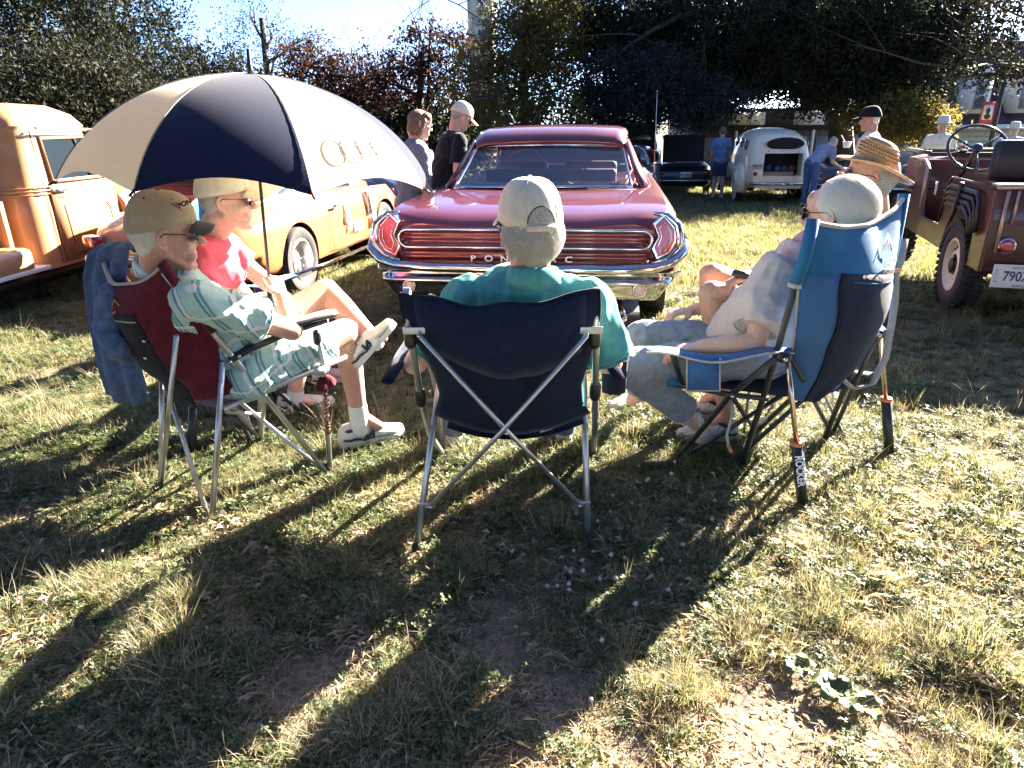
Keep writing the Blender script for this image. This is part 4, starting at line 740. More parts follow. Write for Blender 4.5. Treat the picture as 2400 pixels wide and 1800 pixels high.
bn = bx('banner', (-.32, -.02, 2.35), (.40, .02, .62), M('banner_red', (.5, .06, .06), .7), Lp); bx('banner_print', (-.32, -.035, 2.36), (.30, .008, .42), M('sign_white', (.7, .68, .62), .6), bn); mb = MB(); mb.ell((-.32, -.045, 2.40), (.07, .006, .09)); mb.ell((-.32, -.045, 2.24), (.1, .006, .08)); part('banner_figure', mb, fascia, bn)
# ------------------------------------------------------------------ people: one blended skin per body, clothes and hair as children
def blob(name, shapes, m, parent, vox=.006, smooth=4, amp=0.0, fs=9.0, stretch=None, cut=None, kind=None, label=None):
    mb = MB()
    for s in shapes:
        if s[0] == 'c': mb.rcone(*s[1:5])
        elif s[0] == 'f': mb.rcone(*s[1:5], flat=True)
        else: mb.ell(s[1], s[2], s[3] if len(s) > 3 else None, 18, 12)
    o = ob('tmp', mb.mesh('tmp')); fix(o)
    r = o.modifiers.new('r', 'REMESH'); r.mode = 'VOXEL'; r.voxel_size = vox; r.adaptivity = 0
    q = o.modifiers.new('s', 'SMOOTH'); q.factor = .5; q.iterations = smooth
    dg = bpy.context.evaluated_depsgraph_get(); me = bpy.data.meshes.new_from_object(o.evaluated_get(dg)); bpy.data.objects.remove(o); me.name = name
    if amp:
        n = len(me.vertices); co = np.empty(n * 3, np.float32); me.vertices.foreach_get('co', co); co = co.reshape(-1, 3); nm = np.empty(n * 3, np.float32); me.vertices.foreach_get('normal', nm); nm = nm.reshape(-1, 3)
        st = np.array(stretch or (1, 1, 1)) * fs
        d = np.array([(.55 - abs(noise.noise(V(p))) * 2.4) * .7 + (.4 - abs(noise.noise(V(p) * 2.1 + V((5, 3, 1)))) * 2) * .40 + .12 * noise.noise(V(p) * 5) for p in (co * st)]); co = co + nm * (d * amp)[:, None].astype(np.float32)
        me.vertices.foreach_set('co', co.astype(np.float32).ravel())
    me.materials.clear(); me.materials.append(m if not isinstance(m, (list, tuple)) else m[0]); me.polygons.foreach_set('use_smooth', [True] * len(me.polygons)); me.update()
    o = ob(name, me, parent, True)
    if cut: trimmesh(o, cut)
    if label: o['label'] = label
    return o
def trimmesh(o, planes):
    bm = bmesh.new(); bm.from_mesh(o.data)
    for co, no in planes: bmesh.ops.bisect_plane(bm, geom=bm.verts[:] + bm.edges[:] + bm.faces[:], plane_co=co, plane_no=no, clear_outer=True)
    bm.to_mesh(o.data); bm.free()
def rotm(r, f, u): return Matrix((r, f, u)).transposed()
def headframe(f, u):
    f = V(f).normalized(); u = V(u); u = (u - f * u.dot(f)).normalized(); return f.cross(u).normalized(), f, u
def head_shapes(c, f, u, s=1.0, nose=1.0, smile=False):
    r, f, u = headframe(f, u); m = rotm(r, f, u); P_ = lambda a, b, d: V(c) + r * (a * s) + f * (b * s) + u * (d * s); S = []
    S.append(('e', P_(0, -.012, .032), (.077 * s, .099 * s, .087 * s), m)); S.append(('e', P_(0, .032, -.025), (.062 * s, .062 * s, .088 * s), m))
    S.append(('e', P_(0, .0, -.03), (.068 * s, .06 * s, .065 * s), m))
    for k in (-1, 1):
        S.append(('c', P_(k * .055, -.005, -.06), .016 * s, P_(k * .02, .066, -.107), .016 * s)); S.append(('c', P_(k * .036, .075, .026), .013 * s, P_(k * .012, .086, .022), .011 * s))
        S.append(('e', P_(k * .040, .062, -.022), (.022 * s, .022 * s, .02 * s))); S.append(('e', P_(k * .011, .104, -.030), (.0085 * s,) * 3))
        S.append(('e', P_(k * .030, .075, -.062 if smile else -.068), (.02 * s,) * 3))
        ec = P_(k * .078, -.012, -.012); S.append(('e', ec, (.007 * s, .013 * s, .024 * s), m @ Matrix.Rotation(-.2, 3, 'X')))
        pts = [P_(k * (.078 + .011 * math.sin(a * .5 + .3)), -.012 + .020 * math.sin(a) * -1 + .004, -.008 + .030 * math.cos(a)) for a in np.linspace(-.7, 3.3, 9)]
        for a, b in zip(pts[:-1], pts[1:]): S.append(('c', a, .0048 * s, b, .0048 * s))
        S.append(('e', P_(k * .079, -.002, -.038), (.005 * s, .008 * s, .011 * s), m))
    S.append(('e', P_(0, .078, -.108), (.022 * s, .016 * s, .016 * s), m)); S.append(('c', P_(0, .090, .012), .0085 * s, P_(0, .092 + .022 * nose, -.026), .0115 * s))
    S.append(('c', P_(-.019, .083, -.060), .0075 * s, P_(.019, .083, -.060), .0075 * s)); S.append(('c', P_(-.016, .083, -.074), .008 * s, P_(.016, .083, -.074), .008 * s)); S.append(('e', P_(0, .074, -.09), (.025 * s, .014 * s, .02 * s), m))
    S.append(('e', P_(0, .078, .05), (.05 * s, .018 * s, .03 * s), m))
    return S, P_, m
def hand(S, w, d, n, t, curl=.4, s=1.0, thumb=1.0, curls=None):
    w, d, n, t = V(w), V(d).normalized(), V(n), V(t); n = (n - d * n.dot(d)).normalized(); t = (t - d * t.dot(d) - n * t.dot(n)).normalized(); tips = []
    for k, (off, ln, r) in enumerate(((.029, .070, .0088), (.010, .079, .009), (-.010, .073, .0088), (-.028, .057, .0078))):
        b = w + d * (.088 - .006 * abs(k - 1)) * s + t * off * s; S.append(('c', w + t * off * .55 * s, .0125 * s, b, .0105 * s)); a = 0; p = b; dd = d; cc = (curls[k] if curls else curl)
        for fr, an in ((.42, 68), (.33, 88), (.25, 55)):
            a += R(an) * cc; dd = d * math.cos(a) + n * math.sin(a) + t * (.06 * (1.5 - k)); dd.normalize(); q = p + dd * ln * fr * s * 1.15; S.append(('c', p, r * s, q, r * .92 * s)); p = q
    b = w + d * .022 * s + t * .024 * s; q = b + (t * .75 + d * .65 + n * .35 * thumb).normalized() * .042 * s; S.append(('c', b, .014 * s, q, .011 * s)); q2 = q + (d * .85 + t * .1 + n * .45 * thumb).normalized() * .036 * s; S.append(('c', q, .0105 * s, q2, .0085 * s))
    S.append(('e', w + d * .045 * s, (.03 * s, .03 * s, .014 * s), rotm(t, d, n)))
def skinmat(name, c, c2): return M(name, c, .48, var=.3, vs=140, bump=.9, bs=170, sss=.12, col2=c2, detail=6)
skin = skinmat('skin_fair', (.55, .31, .24), (.64, .38, .30)); skin2 = skinmat('skin_ruddy', (.46, .23, .18), (.57, .31, .25)); skin3 = skinmat('skin_tan', (.42, .22, .15), (.55, .31, .22))
def fabric(name, c, v=.06, b=.35, bs=350, **k): return M(name, c, .9, var=v, vs=40, bump=b, bs=bs, sheen=.08, spec=.18, **k)
def strands(name, c, m, rad, parent, mat, n, ln, w, rule, flow, seed=1, lift=.12, jit=.3, world=True):
    """hair lying on an ellipsoid: rule(local unit dir)->bool keeps roots, flow(dir)->local tangent"""
    rnd = random.Random(seed); mb = MB(); k = 0; c = V(c)
    while k < n:
        d = V((rnd.gauss(0, 1), rnd.gauss(0, 1), rnd.gauss(0, 1))).normalized()
        if not rule(d): continue
        k += 1; p = V((d.x * rad[0], d.y * rad[1], d.z * rad[2])); t = V(flow(d)) + V((rnd.gauss(0, jit), rnd.gauss(0, jit), rnd.gauss(0, jit))); L_ = ln * rnd.uniform(.6, 1.3); pts = []
        q = p.copy(); wv = d.cross(t).normalized() * w
        for i in range(4):
            pts.append((q.copy(), 1 - i / 4.0)); nn = V((q.x / rad[0] ** 2, q.y / rad[1] ** 2, q.z / rad[2] ** 2)).normalized(); tt = (t - nn * t.dot(nn)).normalized(); q = q + (tt + nn * (lift if i < 1 else lift * .3)) * L_ / 3
        vs = []
        for q_, f_ in pts: vs += [c + m @ (q_ - wv * f_), c + m @ (q_ + wv * f_)]
        mb.add(vs, [(0, 1, 3, 2), (2, 3, 5, 4), (4, 5, 7, 6)])
    o = ob(name, mb.mesh(name, True, (mat,)), parent, world); o['kind'] = 'stuff'; return o
def shoe(parent, heel, toe, up, L=.29, up_m=None, sole_m=None, dark=None, letter=None, side=1, name='shoe'):
    heel, toe, up = V(heel), V(toe), V(up); f = (toe - heel).normalized(); B = basis(heel, f, up.cross(f)); B3 = B.to_3x3()
    if (B3 @ V((0, 0, 1))).dot(up) < 0: B = basis(heel, f, -up.cross(f)); B3 = B.to_3x3()
    T_ = lambda x, y, z: B @ V((x * L, y * L, z * L)); mb = MB(); rings = []
    for x, w, h, z0 in ((-.02, .07, .10, .10), (.0, .115, .24, .09), (.06, .13, .30, .08), (.16, .14, .31, .08), (.30, .145, .29, .08), (.45, .155, .25, .08), (.60, .17, .205, .08), (.75, .175, .17, .08), (.88, .155, .14, .08), (.97, .11, .12, .08), (1.0, .05, .10, .08)):
        rings.append([T_(x, w * math.cos(a) * (1 if math.sin(a) < .2 else 1 - .35 * math.sin(a)), z0 + (h - z0 * .0) * .5 + h * .5 * math.sin(a) - .02) for a in np.linspace(0, 6.283, 20, endpoint=False)])
    mb.loft(rings); o = part(name, mb, up_m, parent, world=True); mb = MB(); rings = []
    for x, w, z1 in ((-.035, .07, .115), (.0, .125, .12), (.1, .15, .11), (.3, .145, .10), (.5, .16, .095), (.7, .185, .09), (.85, .175, .09), (.96, .125, .10), (1.02, .06, .11)): rings.append([T_(x, w, z1), T_(x, w * 1.02, z1 * .5), T_(x, w * .96, 0), T_(x, -w * .96, 0), T_(x, -w * 1.02, z1 * .5), T_(x, -w, z1)])
    mb.loft(rings); part('sole', mb, sole_m or up_m, o, edge=50); mb = MB()
    mb.tube([T_(.20 + .17 * math.cos(a) * -1, .115 * math.sin(a), .29 + .03 * math.cos(a) * -1 + (.0 if math.cos(a) > -.2 else .02)) for a in np.linspace(0, 6.283, 18, endpoint=False)], .009, 6, closed=True); part('collar', mb, dark, o); mb = MB()
    for k in range(5):
        x = .38 + .055 * k; z = .285 - .028 * k; mb.tube([T_(x, -.07, z - .03), T_(x + .01, 0, z), T_(x + .02, .07, z - .03)], .0035, 5)
    mb.tube([T_(.36, 0, .30), T_(.33, .09, .31), T_(.36, .14, .24)], .003, 5); mb.tube([T_(.36, 0, .30), T_(.34, -.09, .32), T_(.38, -.15, .26)], .003, 5); part('laces', mb, M('lace_white', (.75, .74, .72), .8), o)
    for sg in (-1, 1):
        mb = MB(); mb.tube([T_(.02, sg * .125, .16), T_(.10, sg * .138, .13), T_(.2, sg * .15, .15), T_(.28, sg * .153, .13)], .004, 5); mb.tube([T_(.25, sg * .150, .13), T_(.33, sg * .155, .10), T_(.45, sg * .16, .12)], .003, 5); part('trim', mb, dark, o)
        if letter: text('emblem', letter, L * .17, dark, o, basis(T_(.42, sg * .158, .165), B3 @ V((-sg * -1.0 if sg < 0 else -1.0, 0, 0)), B3 @ V((0, 0, 1))) , sx=1.2, bold=.003, ext=.002)
    return o
def cap(parent, P_, m, s, mat, brimmat, back=False, name='cap', tiltz=0.0, badge=None, bl_=1.0):
    """fitted over the cranium; P_ maps head coordinates (right, forward, up)"""
    mb = MB(); rows = []
    for i in range(9):
        t = i / 8; ph = t * math.pi / 2; row = []
        for j in range(36):
            a = j * 2 * math.pi / 36; rr = math.cos(ph) ** .62; base = .022 + .020 * math.sin(a) - tiltz * math.sin(a); top = .136
            ridge = 1 + .006 * (abs(math.sin(3 * a)) ** .4 - 1)
            row.append(P_((.086) * rr * math.cos(a) * ridge, -.012 + (.108) * rr * math.sin(a) * ridge, base + (top - base) * math.sin(ph)))
        rows.append(row)
    mb.grid(rows, cv=True); o = part(name, mb, mat, parent, world=True, solid=.003); sg = -1 if back else 1
    if not back:
        mb = MB(); rows = []
        for i in range(6):
            t = i / 5; rows.append([P_(.074 * math.sin(b) * (1 - .12 * t), sg * (.082 + (.094 * bl_ * t) * math.cos(b * .62) + (.022 * math.cos(b)) - .02), .046 - .014 * t - .030 * abs(math.sin(b)) ** 2) for b in np.linspace(-1.35, 1.35, 15)])
        mb.grid(rows); part('brim', mb, brimmat, o, solid=.004)
    mb = MB(); mb.ell(P_(0, -.012, .137), (.008, .008, .005)); part('button', mb, brimmat, o)
    for a in range(6):
        mb = MB(); an = a * math.pi / 3 + math.pi / 6; mb.tube([P_(.0865 * math.cos(ph) ** .62 * math.cos(an + .5236), -.012 + .109 * math.cos(ph) ** .62 * math.sin(an + .5236), .022 + .02 * math.sin(an + .52) + (.137 - .022 - .02 * math.sin(an + .52)) * math.sin(ph)) for ph in np.linspace(.05, 1.5, 8)], .0013, 5); part('seam', mb, mat, o)
    if badge != 'none':
        for a in range(6):
            an = a * math.pi / 3 + math.pi / 6; ph = .95; mb = MB(); mb.ell(P_(.0868 * math.cos(ph) ** .62 * math.cos(an), -.012 + .109 * math.cos(ph) ** .62 * math.sin(an), .022 + .115 * math.sin(ph)), (.0035,) * 3, n=8, k=5); part('eyelet', mb, M('eyelet_dark', (.03, .03, .035), .6), o)
    return o
lensm = M('sunglass_lens', (.008, .008, .012), .05, coat=1); framem = M('glasses_frame', (.02, .018, .018), .25, coat=.5)
def glasses(parent, P_, m, dark=True, w=.031, h=.020):
    mb = MB()
    for k in (-1, 1):
        mb.tube([P_(k * (.034 + w * .95 * math.cos(a)), .100 - .012 * (abs(math.cos(a)) if math.cos(a) > 0 else 0), .004 + h * math.sin(a)) for a in np.linspace(0, 6.283, 20, endpoint=False)], .0022, 6, closed=True)
        mb.tube([P_(k * .066, .090, .010), P_(k * .080, .055, .012), P_(k * .084, -.002, .012), P_(k * .083, -.022, -.004)], .0022, 6)
    mb.tube([P_(-.006, .101, .010), P_(.006, .101, .010)], .0022, 6); o = part('glasses', mb, framem, parent, world=True)
    for k in (-1, 1):
        mb = MB(); mb.grid([[P_(k * (.034 + w * .93 * q * math.cos(a)), .101 - .010 * max(0, q * math.cos(a)) + .002 * (1 - q), .004 + h * .95 * q * math.sin(a)) for a in np.linspace(0, 6.283, 20, endpoint=False)] for q in (.05, .5, 1)], cv=True); part('lens', mb, lensm if dark else glass, o)
    return o
def eyes(parent, P_, m):
    for k in (-1, 1):
        mb = MB(); mb.ell(P_(k * .031, .080, .004), (.0125,) * 3, n=12, k=8); e = part('eye', mb, M('eye_white', (.7, .66, .62), .2), parent, world=True); mb = MB(); mb.ell(P_(k * .031, .088, .003), (.006,) * 3, n=10, k=6); part('iris', mb, M('iris_dark', (.03, .03, .03), .1), e)
def torso(neck, pel, shN, shF, g=0.0, belly=1.0, w=1.0):
    neck, pel, a, b = V(neck), V(pel), V(shN), V(shF); u = (neck - pel).normalized(); l = (a - b); l = (l - u * l.dot(u)).normalized(); f = u.cross(l); m = rotm(l, f, u); H_ = (neck - pel).length; S = []; q = lambda t, o=0: pel.lerp(neck, t) + f * o
    S += [('e', q(.70), (.165 * w + g, .115 + g, .17 + g), m), ('e', q(.34, .0), (.158 * w + g, .125 * belly + g, .17 + g), m), ('e', q(.02), (.165 * w + g, .125 + g, .12 + g), m)]
    S += [('c', a.lerp(b, .12), .060 + g, a.lerp(b, .88), .060 + g), ('c', q(.98), .050 + g, q(.80), .075 + g), ('c', a.lerp(b, .1) , .058 + g, q(.92), .05 + g), ('c', b.lerp(a, .1), .058 + g, q(.92), .05 + g)]
    return S, u, l, f
def figure(root, J, sk, s=1.0, vox=.006, head=True, nose=1.0, smile=False, hands=None, belly=1.0, arm=1.0, leg=1.0):
    S, u, l, f = torso(J['neck'], J['pel'], J['shN'], J['shF'], belly=belly); hs, P_, m = head_shapes(J['c'], J['f'], J['u'], s, nose, smile); S += hs
    S.append(('c', P_(0, -.028, -.055), .056 * s, V(J['neck']), .062 * s)); S.append(('c', P_(0, .0, -.075), .048 * s, V(J['neck']) , .055 * s))
    for k in 'NF':
        S += [('c', J['sh' + k], .056, J['elb' + k], .042 * arm), ('c', J['elb' + k], .042 * arm, V(J['elb' + k]).lerp(V(J['wr' + k]), .35), .043 * arm), ('c', V(J['elb' + k]).lerp(V(J['wr' + k]), .35), .043 * arm, J['wr' + k], .027 * arm)]
        hp_ = J.get('hip' + k) or (V(J['pel']) + l * (.09 if k == 'N' else -.09)); S += [('c', hp_, .088, J['kne' + k], .060 * leg), ('c', J['kne' + k], .058 * leg, V(J['kne' + k]).lerp(V(J['ank' + k]), .3), .058 * leg), ('c', V(J['kne' + k]).lerp(V(J['ank' + k]), .3), .058 * leg, J['ank' + k], .037 * leg)]
        S.append(('c', J['ank' + k], .037, V(J['ank' + k]).lerp(V(J['toe' + k]), .45) - V((0, 0, .012)), .022))
        if hands and k in hands: hand(S, J['wr' + k], *hands[k][:3], **hands[k][3])
    body = blob('body', S, sk, root, vox, 3)
    if vox < .0075:
        mb = MB(); mb.tube([P_(x, .0925 - 16 * x * x, -.067 + 4 * x * x * (1 if smile else -.4)) for x in np.linspace(-.024, .024, 9)], [.001, .0022, .003, .0032, .003, .0032, .003, .0022, .001], 6); part('lips', mb, M('lip_dark_red', (.20, .06, .05), .6), body)  # darker red line between the lips
        for k in (-1, 1): mb = MB(); mb.tube([P_(k * x, .094 - 9 * (x - .02) ** 2, .034 - 5 * (x - .03) ** 2) for x in np.linspace(.013, .052, 7)], [.002, .004, .0045, .0045, .004, .003, .001], 6, flat=.6); part('eyebrow', mb, M('brow_grey', (.35, .32, .29), .8, var=.3, vs=200), body)
    return P_, m, u, l, f
def hem(parent, a, b, t, r, m):
    mb = MB(); c = mid(a, b, t); d = (V(b) - V(a)).normalized(); x, y = frame(d); mb.tube([c - d * .004 + (x * math.cos(q) + y * math.sin(q)) * (r + .001) for q in np.linspace(0, 6.283, 28, endpoint=False)], .0042, 6, closed=True, flat=.7); part('hem', mb, m, parent, world=True)
    mb = MB(); mb.tube([c - d * .024 + (x * math.cos(q) + y * math.sin(q)) * (r + .0015) for q in np.linspace(0, 6.283, 28, endpoint=False)], .0012, 4, closed=True); part('stitch', mb, m, parent, world=True)
G_ = lambda d: d
# ------------------------------------------------------------------ camp chairs
gtrim = fabric('grey_binding', (.38, .36, .34)); navy = fabric('navy_canvas', (.004, .010, .032), .25, .4, 260); navyd = fabric('navy_mesh', (.006, .010, .030), .2, .8, 500)
redc = fabric('maroon_canvas', (.10, .010, .020), .2, .4, 260); redd = fabric('brown_mesh', (.022, .018, .022), .2, .8, 500); bluec = fabric('blue_canvas', (.02, .12, .27), .05, .4, 260); bluel = fabric('light_blue_canvas', (.045, .12, .29), .05, .4, 260); meshn = fabric('slate_mesh', (.014, .020, .045), .2, .9, 600)
def tubep(name, pts, r, m, par, n=10, **k): mb = MB(); mb.tube(pts, r, n, **k); return part(name, mb, m, par, world=True)
def rivet(par, p, r=.007): mb = MB(); mb.ell(p, (r, r, r), n=10, k=6); return part('rivet', mb, chrome, par, world=True)
def cloth(name, fn, u0, u1, v0, v1, m, par, nu=14, nv=12, solid=.003): mb = MB(); mb.grid([[fn(u, v) for u in np.linspace(u0, u1, nu)] for v in np.linspace(v0, v1, nv)]); return part(name, mb, m, par, world=True, solid=solid)
def mid(a, b, t=.5): return V(a).lerp(V(b), t)

# chair C, navy, seen square from behind
Cc = thing('camp_chair', 'navy blue folding camp chair seen from behind in the middle, crossed aluminium legs', 'camp chair', (0, 2.3, 0), 0, 'camp chairs round the cars')
Lp_ = [(937, 683, 2.06), (941, 722, 2.07), (953, 762, 2.09), (984, 815, 2.13), (1018, 877, 2.19), (1031, 924, 2.23), (1018, 971, 2.27)]; Rp_ = [(1404, 674, 2.06), (1405, 716, 2.07), (1402, 760, 2.09), (1386, 826, 2.13), (1361, 905, 2.19), (1363, 940, 2.23), (1384, 967, 2.27)]
def lerpl(Ls, t): x = t * (len(Ls) - 1); i = min(int(x), len(Ls) - 2); return mid(at(*Ls[i]), at(*Ls[i + 1]), x - i)
def backC(u, v):
    p = mid(lerpl(Lp_, v), lerpl(Rp_, v), (u + 1) / 2); q = 1 - u * u; p.y -= q * (.045 + .05 * math.sin(v * 3.14)); p.z -= q * (.038 * (1 - v) ** 3 + .06 * v ** 3) ; p.z += .006 * math.sin(u * 9 + 1) * (1 - v) ** 2; p.y += .004 * noise.noise(p * 9) + .016 * noise.noise(V((u * 1.6 + v * 2.2, v * 6 - abs(u) * 2.5, 3))) * (1 - u * u) ** .5; return p
cloth('back_fabric', backC, -1, 1, 0, 1, navy, Cc, 30, 24)
mb = MB(); rows = []
for k in range(9): t = k / 8; rows.append([backC(u, .0 + .02 + (.42 + .14 * (1 - u * u)) * t) + V((0, -.004, 0)) for u in np.linspace(-.86, .86, 20)])
mb.grid(rows); part('header_panel', mb, fabric('navy_panel', (.006, .014, .042), .2, .4, 260), Cc, world=True, solid=.002)
mb = MB(); mb.tube([backC(u, 0) for u in np.linspace(-1, 1, 30)], .005, 6); mb.tube([backC(-1, v) for v in np.linspace(0, .3, 5)], .006, 6); mb.tube([backC(1, v) for v in np.linspace(0, .3, 5)], .006, 6); part('hem', mb, navy, Cc, world=True)
mb = MB(); mb.grid([[V((x, y, .42 - .05 * (1 - (x / .26) ** 2) * math.sin(t * 3.14) - .06 * (1 - t) * (1 - (x / .26) ** 2))) for x in np.linspace(-.24, .26, 10)] for t, y in zip(np.linspace(0, 1, 6), np.linspace(2.28, 2.72, 6))]); part('seat_fabric', mb, navy, Cc, world=True, solid=.004)
RL = [az_(976, 1293), az_(1378, 1270)]; FL = [az_(1037, 1062), az_(1392, 1060)]; up = [at(959, 762, 2.085), at(1396, 762, 2.085)]
for i, (a, b) in enumerate(((1021, 964), (1370, 968))):
    t_ = at(a, b, 2.40); e_ = t_ + (t_ - RL[i]) * .45; tubep('rear_leg', [RL[i] + V((0, 0, .01)), t_, e_], .0125, alu, Cc); mb = MB(); mb.rcone(RL[i], .016, RL[i] + V((0, 0, .025)), .015); part('foot_cap', mb, blackplastic, Cc, world=True)
for i, (ma, mb_) in enumerate((((984, 920, 2.22), (1008, 1020, 2.38)), ((1396, 905, 2.22), (1394, 1010, 2.38)))):
    tubep('back_upright', [up[i] + V((0, 0, .12)), up[i], at(*ma), at(*mb_), FL[i]], .0125, alu, Cc)
    mb = MB(); mb.rcone(up[i] - V((0, 0, .03)), .019, up[i] - V((0, 0, .06)), .019); mb.rcone(at(*ma), .02, at(*ma) - V((0, -.01, .04)), .02); part('collar', mb, blackplastic, Cc, world=True, kind='stuff')
    q = FL[i] + V((0, 0, 0)); tubep('front_leg', [q, q + V((0, 0, .62))], .0125, alu, Cc)
xa = [at(985, 779, 2.065), at(1372, 777, 2.065)]; xb = [mid(RL[0], at(1021, 964, 2.40), .33) + V((.03, 0, 0)), mid(RL[1], at(1370, 968, 2.40), .30) + V((-.03, 0, 0))]
for i in (0, 1):
    tubep('cross_brace', [xa[i] + V((0, -.03 - .012 * i, 0)), mid(xa[i], xb[1 - i]) + V((0, -.045 - .012 * i, 0)), xb[1 - i] + V((0, -.015, 0))], .0085, alu, Cc)
    mb = MB(); mb.box(mid(xa[i], up[i]) + V((0, -.022, .0)), (.07, .006, .024)); mb.box(xb[i] + V((.012 * (1 if i else -1), -.012, 0)), (.06, .006, .022)); part('bracket', mb, alu, Cc, world=True, bevel=.002); rivet(Cc, xa[i] + V((0, -.04, 0))); rivet(Cc, xb[i] + V((0, -.027, 0)))
rivet(Cc, mid(xa[0], xb[1]) + V((0, -.07, 0)))
for i, x in ((0, -.42), (1, .36)):
    mb = MB(); mb.tube([(x, 2.16, .64), (x, 2.4, .63), (x + .02 * i, 2.68, .62)], [.022, .028, .02], 10, flat=.5); part('armrest', mb, navy, Cc, world=True)
mb = MB(); mb.lathe([(.045, 0), (.05, .13), (.053, .135)], (.40, 2.50, .46), (0, 0, 1), 16); part('cup_holder', mb, navyd, Cc, world=True, solid=.004)

# chair A, maroon sports chair turned to the right
Ca = thing('camp_chair', 'maroon reclining camp chair with padded black arms, held by the man with the umbrella', 'camp chair', (-1.15, 2.6, 0), 0, 'camp chairs round the cars')
nA, nB = (-1.19, 2.31), (-.80, 2.66); off = V((-.38, .33, 0)); NP = lambda x, y: pl(x, y, nA, nB)
rear_n = az_(497, 1222); front_n = az_(775, 1115); rear_f = az_(377, 1148); front_f = az_(612, 1030); fwd = V((.65, .76, 0))
top_n = NP(381, 624); top_f = top_n + off
for nm, (a, b, f_) in (('near', (rear_n, front_n, 0)), ('far', (rear_f, front_f, 1))):
    o_ = off * f_; hp0 = NP(522, 848) + o_; tubep('rear_leg', [a, hp0], .0125, alu, Ca, flat=.9)
    u0 = top_n + o_ + V((0, 0, -.02)); tubep('back_tube', [u0, NP(507, 790) + o_, NP(618, 924) + o_, b + V((-.012, -.012, .02))], .0115, alu, Ca)
    tubep('front_leg', [b + V((0, 0, .02)), NP(757, 852) + o_, NP(742, 775) + o_], .0115, alu, Ca)
    tubep('seat_rail', [NP(525, 960) + o_, NP(620, 915) + o_, NP(739, 868) + o_, NP(812, 836) + o_], .0105, alu, Ca)
    h0, h1 = NP(536, 845) + o_, NP(690, 775) + o_; mb = MB(); mb.tube([h0, mid(h0, h1, .3) + V((0, 0, .01)), h1, NP(765, 752) + o_], [.02, .022, .016, .014], 8, flat=.7); part('arm_bracket', mb, blackplastic, Ca, world=True)
    p0, p1 = NP(668, 766) + o_, NP(790, 733) + o_; mb = MB(); mb.tube([mid(p0, p1, t) + V((0, 0, .006 * math.sin(t * 3.1))) for t in (-.05, 0, .15, .5, .85, .97, 1.0)], [.008, .026, .032, .036, .034, .026, .010], 14, flat=.45, ref=V((0, 0, 1))); pd_ = part('armrest', mb, blackplastic, Ca, world=True)
    mb = MB(); mb.tube([mid(p0, p1, t) + V((0, 0, .013)) for t in (.0, .15, .5, .85, .96)], [.018, .026, .030, .028, .012], 12, flat=.3, ref=V((0, 0, 1))); part('arm_pad', mb, fabric('grey_pad', (.30, .27, .27)), pd_)
    mb = MB(); mb.rcone(NP(742, 782) + o_, .017, NP(744, 800) + o_, .017); mb.prism([b + V((-.03, -.03, .06)), b + V((.012, .012, .065)), b + V((.012, .012, -.005)), b + V((-.005, -.005, -.005))], V((-.02, .018, 0))); part('joint_cap', mb, blackplastic, Ca, world=True)
    rivet(Ca, NP(536, 845) + o_ + V((.014, -.017, 0))); rivet(Ca, NP(556, 832) + o_ + V((.014, -.017, 0))); rivet(Ca, NP(618, 924) + o_ + V((.012, -.014, 0)))
s_n, s_f = NP(471, 778) + V((-.05, -.07, 0)), NP(471, 778) + off
tubep('cross_brace', [s_n + V((0, -.01, .01)), rear_f], .0095, alu, Ca); tubep('cross_brace', [s_f, rear_n + V((-.01, 0, 0))], .0095, alu, Ca); tubep('cross_brace', [NP(620, 930), front_f], .0095, alu, Ca); tubep('cross_brace', [NP(618, 935) + off, front_n], .0095, alu, Ca)
tubep('cross_brace', [NP(530, 965), NP(760, 1040) + off * 1.0], .008, alu, Ca)
def backA(u, v):
    n_ = [top_n, mid(top_n, NP(507, 790), .5), NP(507, 790), NP(520, 860), NP(560, 935)]; x = v * 4; i = min(int(x), 3); a = mid(n_[i], n_[i + 1], x - i); p = mid(a, a + off, (1 - u) / 2); q = 1 - u * u
    p = p - fwd * q * (.065 + .135 * math.sin(min(1, v * 1.15) * 2.7)); p.z -= q * .085 * (1 - v) ** 2 + q * .05 * v * v; return p + V((0, 0, .004 * math.sin(u * 7))) - fwd * (.014 * noise.noise(V((u * 1.8, v * 7 + u * 2, 9))) * q ** .5)
cloth('header', backA, -1, 1, 0, .30, redc, Ca, 22, 8); cloth('side_panel', backA, .42, 1, .30, .95, redc, Ca, 8, 16); cloth('side_panel', backA, -1, -.42, .30, .95, redc, Ca, 8, 16); cloth('mesh_panel', lambda u, v: backA(u, v) - fwd * .003, -.44, .44, .24, 1, redd, Ca, 14, 16)
mb = MB(); mb.tube([backA(u, 0) + V((0, 0, .0)) for u in np.linspace(-1, 1, 26)], .009, 8, flat=.6); part('binding', mb, gtrim, Ca, world=True)
mb = MB(); mb.tube([backA(u, .30) - fwd * .004 for u in np.linspace(-.42, .42, 16)], .003, 5); part('seam', mb, gtrim, Ca, world=True)
mb = MB(); mb.tube([top_n + V((0, -.004, .012)), mid(top_n, NP(507, 790), .5), NP(500, 775)], [.022, .024, .024], 10, flat=.7); part('pole_sleeve', mb, redc, Ca, world=True)
cloth('seat_fabric', lambda u, v: mid(mid(NP(535, 950), NP(800, 842), v), mid(NP(535, 950), NP(800, 842), v) + off, (1 - u) / 2) - V((0, 0, .05 * (1 - u * u) + .002)), -1, 1, 0, 1, fabric('seat_grey', (.2, .17, .2)), Ca, 12, 10)
